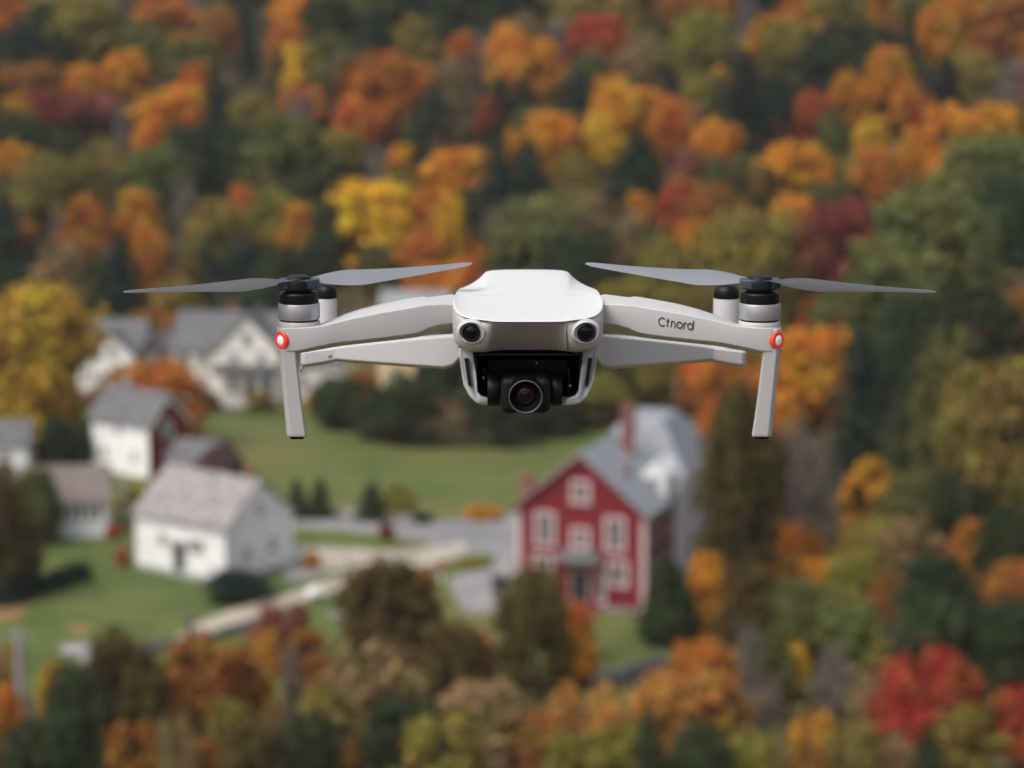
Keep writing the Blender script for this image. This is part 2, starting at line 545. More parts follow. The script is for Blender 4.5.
h.corner_boards(PT, .3, ('fl', 'fr', 'br'))
# rake boards along the front gable
b = MB()
for sgn in (-1, 1):
    b.prism([(sgn * 4.55, -3.62, 5.87), (0, -3.62, 9.62), (0, -3.62, 9.36), (sgn * 4.55, -3.62, 5.6)], (0, .06, 0))
b.build('rake_board', M['red_wall'], h.root)
h.chimney(-4.25, -1.2, 5.0, 7.5, .7)
h.chimney(1.2, 2.7, 8.0, 11.6, .75)
MB().lathe([(.16, 0), (.16, 1.0), (.24, 1.05), (.24, 1.2)], (2.2, -.4, 7.5), 'z', 12).build('vent_pipe', M['brick'], h.roof)
# white rear wing with hipped roof and dormer
b = MB().box(-2.0, 4.6, 3.31, 11.5, -.2, 7.0).build('rear_wing', M['grey_white_wall'], h.root)
h.hip_roof(-2.0, 4.6, 3.6, 11.5, 7.0, 10.4, 2.0, 2.2, M['slate_roof'], .35)
h.window('right', 5.6, 5.0, .9, 1.5, 'trim', .12, cx=4.6)
h.window('right', 8.6, 5.0, .9, 1.5, 'trim', .12, cx=4.6)
h.window('right', 5.6, 2.2, .9, 1.5, 'trim', .12, cx=4.6)
MB().loft([[(2.6, 1.2, 6.2), (4.2, 1.2, 6.2), (4.2, 1.2, 7.6), (3.4, 1.2, 8.5), (2.6, 1.2, 7.6)], [(2.6, 4.2, 6.2), (4.2, 4.2, 6.2), (4.2, 4.2, 7.6), (3.4, 4.2, 8.5), (2.6, 4.2, 7.6)]]).build('dormer', M['white_wall'], h.root)
h.window('front', 3.4, 7.1, .6, .8, 'trim', .1, cy=1.2)

# --- white cottage in front
h = House('white_cottage', 'white clapboard cottage with mottled grey roof and low dark bush before it', G(226, 586), radians(-36), 8.0, 6.6, 3.8, 6.3, 'white_wall', 'old_roof', 'x', .25)
h.window('front', -1.6, 2.35, .6, .8, 'trim', .1)
h.window('front', 1.5, 2.3, 1.3, .75, 'trim', .1)
h.window('right', -1.3, 1.7, .6, .95, 'trim', .09)
h.window('right', 1.2, 1.9, .6, .95, 'trim', .09)
h.window('right', 0, 4.5, .6, .8, 'trim', .09)
h.door('front', -.1, .95, 2.1, 'dark_door')
MB().box(-.75, .55, -3.3 - .7, -3.3, 2.35, 2.45).build('door_canopy', M['old_roof'], h.root)
h.corner_boards('trim', .14)
h.chimney(3.0, .3, 5.7, 6.9, .55)
MB().box(-4.06, 4.06, -3.36, 3.36, -.3, .35).build('foundation', M['grey_paint'], h.root)

# --- white house with red gable end
h = House('white_house', 'white house with dark grey roof and a red gable end', G(149, 479), radians(-36), 6.2, 4.2, 4.35, 6.4, 'white_wall', 'grey_roof', 'x', .3)
b = MB().prism([(3.1, -2.08, .0), (3.1, 2.08, .0), (3.1, 2.08, 4.3), (3.1, 0, 6.3), (3.1, -2.08, 4.3)], (.03, 0, 0)).build('gable_end', M['red_wall'], h.root)
h.window('right', 0, 3.7, .8, 1.0, 'trim', .16, cx=3.13)
h.window('right', .2, 1.5, .8, 1.0, 'trim', .12, cx=3.13)
h.window('front', -.1, 3.6, .5, .8, 'trim', .08)
h.window('front', -1.7, 1.6, .5, .8, 'trim', .08)
h.window('front', 1.6, 1.6, .5, .8, 'trim', .08)
b = MB()
for sgn in (-1, 1):
    b.prism([(3.42, sgn * 2.5, 4.02), (3.42, 0, 6.36), (3.42, 0, 6.05), (3.42, sgn * 2.5, 3.7)], (.05, 0, 0))
b.build('rake_board', M['trim'], h.root)
h.chimney(-1.6, .5, 5.8, 7.0, .5, 'grey_paint')

# --- shed with red walls between the two
h = House('red_shed', 'small red shed with grey roof tucked behind the white cottage', G(212, 494), radians(-16), 3.3, 2.8, 2.2, 3.7, 'shed_wall', 'grey_roof', 'x', .25, cat='shed')
MB().box(-.8, .8, -.03, .02, .2, 1.9).build('door', M['dark_door'], h.root).location = (0, 0, 0)
bpy.data.objects[h.root.children[-1].name].rotation_euler = (0, 0, pi / 2)
h.root.children[-1].location = (1.65, 0, 0)
h.window('front', -.6, 1.4, .5, .5, 'trim', .08)

# --- long low house at the left
h = House('low_house', 'low white house with brown roof and a row of windows under the eave', G(107, 537), radians(6), 6.2, 5.0, 2.6, 4.5, 'grey_white_wall', 'brown_roof', 'x', .3)
for i in range(5):
    h.window('front', .1 + i * .62, 1.75, .38, .9, 'trim', .06, cross=False)
h.door('front', -.7, .8, 1.95)
h.window('front', -2.2, 1.6, .7, .8, 'trim', .08)
h.window('right', 0, 1.6, .7, .9, 'trim', .08)
h.corner_boards('trim', .12)

# --- house cut by the left edge
h = House('edge_house', 'white house with grey roof cut off by the left edge of the picture', G(28, 481), radians(5), 7.0, 5.0, 2.9, 4.2, 'white_wall', 'grey_roof', 'x', .3)
h.window('front', 1.8, 1.8, .7, 1.0, 'trim', .08)
h.window('front', -.8, 1.8, .7, 1.0, 'trim', .08)
h.door('front', -2.4, .9, 2.0)
h.window('right', 0, 1.8, .7, 1.0, 'trim', .08)

# --- white house far back with cross gable
def cross_gable(h, x, w, e, r, out, wall, roof):
    """a gabled bay standing out from the front wall"""
    y1 = 0.2
    y0 = -h.W / 2 - out
    cy = (y0 + y1) / 2
    b = MB(); prof = [(-w / 2, -.3), (w / 2, -.3), (w / 2, e), (0, r), (-w / 2, e)]
    b.loft([[(x + p, y0, q) for p, q in prof], [(x + p, y1, q) for p, q in prof]]).build('gable_bay', M[wall], h.root)
    h.gable_roof(w, y1 - y0, e, r, 'y', M[roof], .3, x, cy)
    return y0
h = House('white_house', 'white house with slate grey roof on the far left below the trees', G(140, 396), radians(-6), 5.8, 6.0, 4.2, 6.6, 'white_wall', 'grey_roof', 'x', .3)
y0 = cross_gable(h, .5, 4.4, 4.0, 6.0, 1.0, 'white_wall', 'grey_roof')
h.window('front', .7, 4.4, .6, .9, 'trim', .1, cy=y0)
h.window('front', -.2, 1.7, .7, 1.1, 'trim', .1, cy=y0)
h.window('front', 1.6, 1.7, .7, 1.1, 'trim', .1, cy=y0)
h.window('front', -2.1, 1.8, .7, 1.1, 'trim', .1)

h = House('old_barn', 'dark weathered barn between the far white house and the cream house', G(168, 398), radians(-8), 2.7, 4.5, 4.2, 5.6, 'dark_wall', 'grey_roof', 'y', .25, cat='barn')
MB().box(-.8, .8, -2.29, -2.24, 0, 2.3).build('door', M['dark_door'], h.root)
h.window('front', 0, 3.7, .5, .6, 'grey_paint', .08)

# --- cream house
h = House('cream_house', 'large cream house with grey roofs, front gable and white porch', G(287, 404), radians(-7), 10.6, 9.0, 5.0, 7.6, 'cream_wall', 'grey_roof', 'x', .4)
y0 = cross_gable(h, 1.9, 5.6, 5.2, 8.1, .8, 'cream_wall', 'grey_roof')
h.window('front', 1.9, 6.0, .8, 1.2, 'trim', .14, cy=y0)
h.window('front', .6, 4.35, .7, 1.1, 'trim', .12, cy=y0)
h.window('front', 3.2, 4.35, .7, 1.1, 'trim', .12, cy=y0)
b = MB().loft([[(-1.1, y0 - 2.1, 3.15), (4.9, y0 - 2.1, 3.15), (4.9, y0, 3.15), (-1.1, y0, 3.15)], [(-1.1, y0 - 2.1, 3.35), (4.9, y0 - 2.1, 3.35), (4.9, y0, 3.8), (-1.1, y0, 3.8)]])
b.build('porch_roof', M['teal_paint'], h.root)
for i in range(5):
    MB().box(-1.0 + i * 1.43, -.84 + i * 1.43, y0 - 2.02, y0 - 1.86, .15, 3.15).build('porch_post', M['trim'], h.root)
b = MB().box(-1.1, 4.9, y0 - 2.05, y0 - 1.98, .95, 1.05).box(-1.1, 4.9, y0 - 2.05, y0 - 1.98, .3, .4)
for i in range(40):
    b.box(-1.05 + i * .15, -.99 + i * .15, y0 - 2.04, y0 - 1.99, .4, .95)
b.build('railing', M['trim'], h.root)
MB().box(-1.1, 4.9, y0 - 2.1, y0 - .001, -.2, .15).build('porch_floor', M['grey_paint'], h.root)
h.door('front', 1.9, 1.0, 2.2, 'dark_door', cy=y0)
h.window('front', .2, 1.8, .8, 1.4, 'trim', .12, cy=y0)
h.window('front', 3.7, 1.8, .8, 1.4, 'trim', .12, cy=y0)
for u in (-4.2, -2.4):
    h.window('front', u, 3.9, .8, 1.2, 'trim', .14)
    h.window('front', u, 1.6, .8, 1.3, 'trim', .14)
h.window('right', -1.5, 1.8, .9, 1.3, 'trim', .12)
h.chimney(-.7, .4, 6.6, 8.3, .8)
h.corner_boards('trim', .2)
b = MB().box(5.31, 10.2, -3.6, 2.6, -.2, 3.3).build('side_wing', M['cream_wall'], h.root)
h.gable_roof(5.0, 6.2, 3.3, 5.2, 'x', M['grey_roof'], .25, 7.75, -.5)
h.window('front', 6.6, 1.9, .7, 1.1, 'trim', .12, cy=-3.6)
h.window('front', 9.3, 1.8, 1.5, 1.4, 'trim', .14, cy=-3.6)

# --- yellow house behind the drone's left arm
h = House('yellow_house', 'pale yellow house with pale roof partly hidden behind the hovering drone', G(443, 399), radians(-6), 6.0, 7.0, 6.0, 9.4, 'yellow_wall', 'pale_roof', 'x', .3)
for u in (-1.9, 0, 1.9):
    h.window('front', u, 4.4, .7, 1.2, 'trim', .12)
    if u: h.window('front', u, 1.8, .7, 1.2, 'trim', .12)
h.door('front', 0, 1.0, 2.1)

# ------------------------------------------------------------------ village bits
def wall_run(name, label, cat, pts, hgt, wid, material, seed, hummock=.12):
    """a run of dry-stone wall or clipped hedge following the ground"""
    rnd = random.Random(seed)
    w = []
    for i in range(len(pts) - 1):
        a, c = G(*pts[i]), G(*pts[i + 1])
        n = max(2, int((c - a).length / .45))
        w += [a.lerp(c, k / n) for k in range(n)]
    w.append(G(*pts[-1]))
    base = w[0].copy()
    secs = []
    for i, p in enumerate(w):
        t = (w[min(i + 1, len(w) - 1)] - w[max(i - 1, 0)]).normalized()
        s_ = Vector((-t.y, t.x, 0))
        ring = []
        for a, z in ((-.5, -.2), (-.5, .35), (-.46, .75), (-.25, 1), (.25, 1), (.46, .75), (.5, .35), (.5, -.2)):
            q = p - base + s_ * wid * (a + rnd.uniform(-hummock, hummock)) + Vector((0, 0, hgt * (z + (rnd.uniform(-hummock, hummock) if z > 0 else 0))))
            ring.append(q)
        secs.append(ring)
    o = MB().loft(secs).build(name, material, smooth=40)
    o.location = base
    return tag(o, label, cat)
wall_run('stone_wall', 'dark dry-stone wall along the lower side of the gravel lane', 'wall', [(112, 662), (150, 652), (196, 643), (236, 633), (280, 620)], .5, .6, M['stone'], 1)
wall_run('stone_wall', 'short dark stone wall below the lawn of the red house', 'wall', [(590, 692), (625, 684), (665, 670)], 1.0, .8, M['stone'], 3)
wall_run('stone_wall', 'long pale stone wall edging the upper meadow beyond the driveway', 'wall', [(292, 516), (340, 516), (380, 519), (425, 521)], .55, .5, M['pale_stone'], 4)

def post(name, label, px, py, hgt, r, material, cat, arm=False):
    g = ground_hit(px, py)
    b = MB().lathe([(r, -.3), (r * .95, hgt * .3), (r * .8, hgt * .97), (r * .5, hgt)], (0, 0, 0), 'z', 10)
    o = empty(name, g)
    b.build('shaft', material, o)
    if arm:
        MB().box(-.7, .7, -.05, .05, hgt - .5, hgt - .38).build('crossarm', material, o)
        for x in (-.6, 0, .6):
            MB().lathe([(.05, 0), (.06, .08), (.03, .16)], (x, 0, hgt - .38), 'z', 8).build('insulator', M['pale_stone'], o)
    else:
        MB().lathe([(r * 1.25, 0), (r * 1.25, .08), (r * .4, .2)], (0, 0, hgt - .02), 'z', 10).build('cap', material, o)
    return tag(o, label, cat)
post('utility_pole', 'weathered grey utility pole standing among the trees at bottom left', 22, 725, 5.3, .24, M['wood_post'], 'pole', True)
post('wooden_post', 'pale weathered post standing below the big yellow tree', 41, 452, 3.2, .3, M['pale_stone'], 'post')
post('wooden_post', 'slim grey post below the house with the red gable', 125, 516, 2.4, .2, M['wood_post'], 'post')
post('gate_post', 'short dark post at the lower end of the gravel lane', 190, 639, 1.3, .22, M['stone'], 'post')

def bin_():
    g = G(499, 594)
    o = empty('wheeled_bin', g, radians(25))
    MB().loft([[(-.3, -.32, .1), (.3, -.32, .1), (.3, .32, .1), (-.3, .32, .1)], [(-.4, -.42, 1.1), (.4, -.42, 1.1), (.4, .42, 1.1), (-.4, .42, 1.1)]]).build('body', M['dark_paint'], o, bevel=.03)
    MB().loft([[(-.44, -.46, 1.101), (.44, -.46, 1.101), (.44, .46, 1.101), (-.44, .46, 1.101)], [(-.38, -.4, 1.22), (.38, -.4, 1.22), (.38, .42, 1.22), (-.38, .42, 1.22)]]).build('lid', M['dark_paint'], o, bevel=.03)
    for x in (-.32, .32):
        MB().lathe([(.13, -.04), (.15, -.02), (.15, .02), (.13, .04)], (x, .32, .15), 'x', 14).build('wheel', M['black'], o)
    tag(o, 'dark wheeled bin standing on the driveway left of the red house', 'bin')
bin_()

def tank():
    g = G(314, 600)
    o = empty('gas_tank', g, radians(20))
    prof = [(.05, -.75), (.3, -.7), (.42, -.58), (.46, -.45), (.46, .45), (.42, .58), (.3, .7), (.05, .75)]
    MB().lathe(prof, (0, 0, .62), 'x', 24).build('tank_body', M['white_paint'], o, smooth=40)
    for x in (-.4, .4):
        MB().box(x - .06, x + .06, -.3, .3, 0, .3).build('foot', M['stone'], o)
    MB().lathe([(.12, 0), (.12, .14), (.05, .18)], (0, 0, 1.05), 'z', 14).build('valve_cap', M['white_paint'], o)
    o.scale = (.6, .75, .75)
    tag(o, 'white rounded gas tank beside the gravel lane near the white cottage', 'tank')
tank()

def sign():
    g = G(441, 582)
    o = empty('sign_post', g, radians(10))
    MB().box(-.07, .07, -.07, .07, -.2, 1.6).build('shaft', M['white_paint'], o)
    MB().box(-.3, .3, -.115, -.075, .75, 1.5).build('board', M['red_paint'], o, bevel=.01)
    tag(o, 'white post with a red board beside the small grass island', 'sign')
sign()

def boulders():
    rnd = random.Random(5)
    for i, (px, py, s_, lab) in enumerate(((76, 656, .9, 'large pale boulder at the lower edge of the lawn'), (90, 662, .6, 'smaller grey boulder right of the large pale boulder'),
                                           (343, 620, .9, 'pale rounded boulder at the edge of the trees below the lane'), (617, 605, .55, 'pale boulder at the right front corner of the red house'))):
        bm = bmesh.new()
        bmesh.ops.create_icosphere(bm, subdivisions=3, radius=1)
        sd_ = rnd.uniform(0, 9)
        for v in bm.verts:
            k = 1 + .18 * sin(3 * v.co.x + sd_) + .14 * sin(4 * v.co.y + 2 * sd_) + .1 * sin(7 * v.co.z + sd_)
            v.co = Vector((v.co.x * k * s_, v.co.y * k * s_ * .8, v.co.z * k * s_ * .55))
        me = bpy.data.meshes.new('boulder'); bm.to_mesh(me); bm.free()
        me.materials.append(M['pale_stone'])
        for p in me.polygons: p.use_smooth = True
        o = bpy.data.objects.new('boulder', me); col.objects.link(o)
        g = G(px, py); o.location = g + Vector((0, 0, s_ * .3))
        tag(o, lab, 'boulder')
boulders()

# ------------------------------------------------------------------ trees
def rdir(rnd):
    while True:
        v = Vector((rnd.uniform(-1, 1), rnd.uniform(-1, 1), rnd.uniform(-1, 1)))
        if .05 < v.length < 1: return v.normalized()

def leaf_quad(b, p, nrm, size, rnd):
    a = nrm.cross(rdir(rnd))
    if a.length < 1e-3: a = Vector((1, 0, 0))
    a.normalize()
    c = nrm.cross(a)
    w, l_ = size * rnd.uniform(.6, 1.1), size * rnd.uniform(.8, 1.4)
    mid = p + nrm * size * .15
    k = len(b.v)
    b.v += [tuple(p - a * l_), tuple(mid - c * w), tuple(p + a * l_), tuple(mid + c * w)]
    b.f.append((k, k + 1, k + 2, k + 3))

def crown_mesh(seed, prof, n_lobes, n_leaf, z0, lobe_r=.22, leaf=.034):
    """unit crown: radius .5, from z0 to 1. prof(t) gives the relative radius at height t in the crown"""
    rnd = random.Random(seed)
    b = MB()
    lobes = []
    hh = 1 - z0
    tries = 0
    while len(lobes) < n_lobes and tries < 4000:
        tries += 1
        t = rnd.uniform(.06, .94)
        R = .5 * prof(t)
        a = rnd.uniform(0, 2 * pi)
        lr = lobe_r * rnd.uniform(.45, 1.2) * (.55 + .45 * prof(t))
        r = max(0, R - lr * rnd.uniform(.3, .95)) * rnd.uniform(.7, 1.08)
        c = Vector((r * cos(a), r * sin(a), z0 + t * hh))
        if all((c - q).length > .5 * min(lr, qr) for q, qr in lobes):
            lobes.append((c, lr))
    vol = sum(q[1] ** 2 for q in lobes)
    for c, lr in lobes:
        for _ in range(int(n_leaf * lr * lr / vol)):
            d = rdir(rnd)
            if d.z < -.3 and rnd.random() < .5: d.z = -d.z
            r = lr * (rnd.random() ** .35) * rnd.uniform(.85, 1.18) * (rnd.uniform(1.0, 1.9) if rnd.random() < .34 else 1)
            p = c + Vector((d.x * r, d.y * r, d.z * r * .85))
            nrm = (d * .8 + Vector((0, 0, .35)) + rdir(rnd) * .75).normalized()
            leaf_quad(b, p, nrm, leaf * rnd.uniform(.7, 1.3), rnd)
    return b, lobes

def trunk_mesh(seed, lobes, z0, top, r0=.035):
    rnd = random.Random(seed)
    b = MB()
    pts = [Vector((0, 0, -.03)), Vector((rnd.uniform(-.01, .01), rnd.uniform(-.01, .01), z0)), Vector((rnd.uniform(-.03, .03), rnd.uniform(-.03, .03), (z0 + top) / 2)), Vector((0, 0, top))]
    b.tube(pts, [r0 * 1.25, r0, r0 * .6, r0 * .15], 8)
    for c, lr in lobes[:10]:
        s_ = Vector((0, 0, max(z0 * .8, c.z - .22)))
        b.tube([s_, s_.lerp(c, .5) + Vector((0, 0, .02)), c], [r0 * .45, r0 * .3, r0 * .1], 5)
    return b

ROUND = lambda t: (max(0, 1 - (2 * t - .9) ** 2 / 1.25)) ** .5 if t > .0 else .4
OVAL = lambda t: max(.1, (1 - abs(2 * t - .8) ** 2.2 / 1.6)) ** .6
POINTED = lambda t: max(.08, min(1, .55 + 2.2 * t) * (1 - t) ** .75 * 1.25)
SPREAD = lambda t: max(.15, (1 - (2 * t - 1.1) ** 2 / 1.5)) ** .5

KIND = {}
def deciduous(kind, seeds, prof, z0, n_lobes, n_leaf, lobe_r=.22, leaf=.034):
    KIND[kind] = []
    for sd_ in seeds:
        b, lobes = crown_mesh(sd_, prof, n_lobes, n_leaf, z0, lobe_r, leaf)
        cm = b.mesh('crown', M['leaf'])
        tm = trunk_mesh(sd_ + 1, lobes, z0 + .05, .85).mesh('trunk', M['bark'], 40)
        KIND[kind].append((cm, tm))
deciduous('round', (11, 12, 13, 14), ROUND, .07, 64, 6400, .165, .032)
deciduous('oval', (21, 22, 23), OVAL, .05, 64, 6000, .16, .032)
deciduous('pointed', (31, 32), POINTED, .05, 60, 5600, .15, .032)
deciduous('spread', (41, 42), SPREAD, .1, 60, 5800, .16, .032)
deciduous('shrub', (51, 52, 53), ROUND, .0, 26, 2600, .24, .04)
deciduous('thin', (61, 62), OVAL, .15, 30, 1300, .18, .03)      # half its leaves gone

def conifer(seed, sharp=1.0):
    rnd = random.Random(seed)
    b = MB()
    n_w = 22
    for i in range(n_w):
        t = i / (n_w - 1)
        z = .07 + .9 * t
        R = .5 * (1 - t) ** (.48 * sharp) * rnd.uniform(.8, 1.1) + .015
        nb = max(4, int(11 * (1 - t) + 4))
        a0 = rnd.uniform(0, 6.28)
        for k in range(nb):
            a = a0 + 2 * pi * k / nb + rnd.uniform(-.25, .25)
            r_ = R * rnd.uniform(.65, 1.12)
            dirv = Vector((cos(a), sin(a), 0))
            m_ = max(3, int(20 * r_ / .5) + 3)
            for q in range(m_):
                u = (q + rnd.random()) / m_
                p = dirv * (r_ * u) + Vector((0, 0, z + .03 * u * (1 - t) - .075 * u * u * (1 - .5 * t)))
                side = Vector((-sin(a), cos(a), 0)) * rnd.uniform(-1, 1) * .05 * (1.15 - u) * 1.4
                nrm = (Vector((0, 0, 1)) + dirv * .45 + rdir(rnd) * .7).normalized()
                leaf_quad(b, p + side + Vector((0, 0, rnd.uniform(-.02, .012))), nrm, .026 * rnd.uniform(.7, 1.3), rnd)
    tb = MB().tube([(0, 0, -.03), (0, 0, .4), (0, 0, .97)], [.035, .022, .004], 8)
    return b.mesh('crown', M['leaf']), tb.mesh('trunk', M['bark'], 40)
KIND['conifer'] = [conifer(71), conifer(72, 1.15), conifer(73, .9)]

def bare(seed):
    rnd = random.Random(seed)
    b = MB(); tb = MB()
    tb.tube([(0, 0, -.03), (.01, 0, .3), (-.01, .01, .6), (0, 0, .85)], [.028, .021, .013, .005], 8)
    for i in range(34):
        z = rnd.uniform(.2, .8)
        a = rnd.uniform(0, 6.28)
        ln = rnd.uniform(.25, .48) * (1.1 - .6 * z)
        d = Vector((cos(a) * ln, sin(a) * ln, rnd.uniform(.12, .3)))
        s_ = Vector((0, 0, z)); e = s_ + d
        if e.z > 1: e.z = 1
        tb.tube([s_, s_.lerp(e, .5) + Vector((0, 0, -.015)), e], [.008, .006, .002], 5)
        for j in range(9):
            u = rnd.uniform(.35, 1)
            p = s_.lerp(e, u)
            q = p + Vector((rnd.uniform(-.1, .1), rnd.uniform(-.1, .1), rnd.uniform(.02, .13)))
            tb.tube([p, q], [.0035, .0015], 4)
            for _ in range(5):
                leaf_quad(b, p.lerp(q, rnd.random()) + rdir(rnd) * .015, rdir(rnd), .016, rnd)
    return b.mesh('crown', M['leaf']), tb.mesh('trunk', M['pale_bark'], 40)
KIND['bare'] = [bare(81), bare(82)]

C = {   # leaf pigment
    'or': (.52, .165, .035), 'rust': (.34, .13, .035), 'ye': (.58, .33, .035), 'dor': (.40, .175, .045), 'olb': (.22, .15, .045), 'yo': (.57, .235, .03), 'oly': (.25, .20, .045),
    'gr': (.135, .14, .045), 'dg': (.046, .060, .028), 'con': (.022, .038, .031), 'red': (.40, .07, .035), 'mar': (.19, .035, .035),
    'gold': (.70, .40, .03), 'yol': (.47, .31, .04), 'pink': (.30, .10, .08), 'tan': (.27, .175, .085), 'bare': (.20, .16, .14), 'scar': (.40, .05, .035), 'brn': (.115, .08, .028),
}
WORD = {'dor': 'dull orange', 'olb': 'brownish olive', 'gold': 'bright golden', 'yol': 'olive yellow', 'or': 'orange', 'rust': 'rust brown', 'ye': 'golden yellow', 'yo': 'amber', 'oly': 'olive', 'gr': 'green', 'dg': 'dark green', 'con': 'dark blue-green',
        'red': 'red', 'mar': 'maroon', 'pink': 'dusky pink', 'tan': 'tan', 'bare': 'grey', 'scar': 'scarlet', 'brn': 'dark olive-brown'}
FORM = {'round': 'round-crowned tree', 'oval': 'tall oval tree', 'pointed': 'pointed tree', 'spread': 'spreading tree', 'shrub': 'shrub', 'thin': 'sparse-leaved tree', 'conifer': 'conifer', 'bare': 'leafless tree'}
LEAF_NAME = {'or': 'orange_red_broadleaf', 'rust': 'orange_red_broadleaf', 'red': 'orange_red_broadleaf', 'mar': 'orange_red_broadleaf', 'scar': 'orange_red_broadleaf', 'pink': 'orange_red_broadleaf', 'ye': 'yellow_broadleaf', 'yo': 'yellow_broadleaf',  # broadleaf trees grouped by leaf colour, not by known species
           'gold': 'yellow_broadleaf', 'dor': 'orange_red_broadleaf', 'olb': 'olive_broadleaf', 'yol': 'olive_broadleaf', 'oly': 'olive_broadleaf', 'brn': 'olive_broadleaf', 'tan': 'olive_broadleaf'}
NAME = {'conifer': 'conifer_tree', 'bare': 'bare_tree', 'shrub': 'shrub'}
trnd = random.Random(2024)
TREES = []
def add_tree(g, width, height, colr, kind, label=None):
    var = trnd.randrange(len(KIND[kind]))
    cm, tm = KIND[kind][var]
    root = empty(NAME.get(kind) or LEAF_NAME.get(colr, 'broadleaf_tree'), g, trnd.uniform(0, 6.28))
    root.scale = (width, width, height)
    c = C[colr]
    j = trnd.uniform(.85, 1.15)
    o = bpy.data.objects.new('crown', cm); col.objects.link(o); o.parent = root
    o.color = (c[0] * j, c[1] * j * trnd.uniform(.92, 1.08), c[2] * j, 1)
    if kind != 'shrub':
        t = bpy.data.objects.new('trunk', tm); col.objects.link(t); t.parent = root
    TREES.append(dict(root=root, kind=kind, col=colr, label=label, g=Vector(g), w=width, h=height))
    return root

VISIBLE = []
def T(px, ytop, w, colr, kind='round', H=None, label=None, base=None):
    """a tree whose crown is seen at px, from ytop down, w pixels wide and about H pixels high"""
    H = H or w * 1.1
    yb = base if base else ytop + H * {'conifer': 1.12, 'bare': 1.1, 'shrub': 1.0}.get(kind, 1.22)
    g = ground_hit(px, yb)
    if g is None: return
    s_ = proj(g)[2] / F
    top = g + Vector((0, 0, 1))
    hpx = (yb - proj(top)[1])           # pixels per metre of height
    VISIBLE.append((px - .42 * w, px + .42 * w, ytop, ytop + .7 * H, g.y))
    return add_tree(g, w * s_ * (1.9 if kind == 'conifer' and ytop < 300 else 1.5 if kind == 'conifer' else 1.16), (yb - ytop) * s_ / cos(PITCH + math.atan((yb - 384) / F)), colr, kind, label)

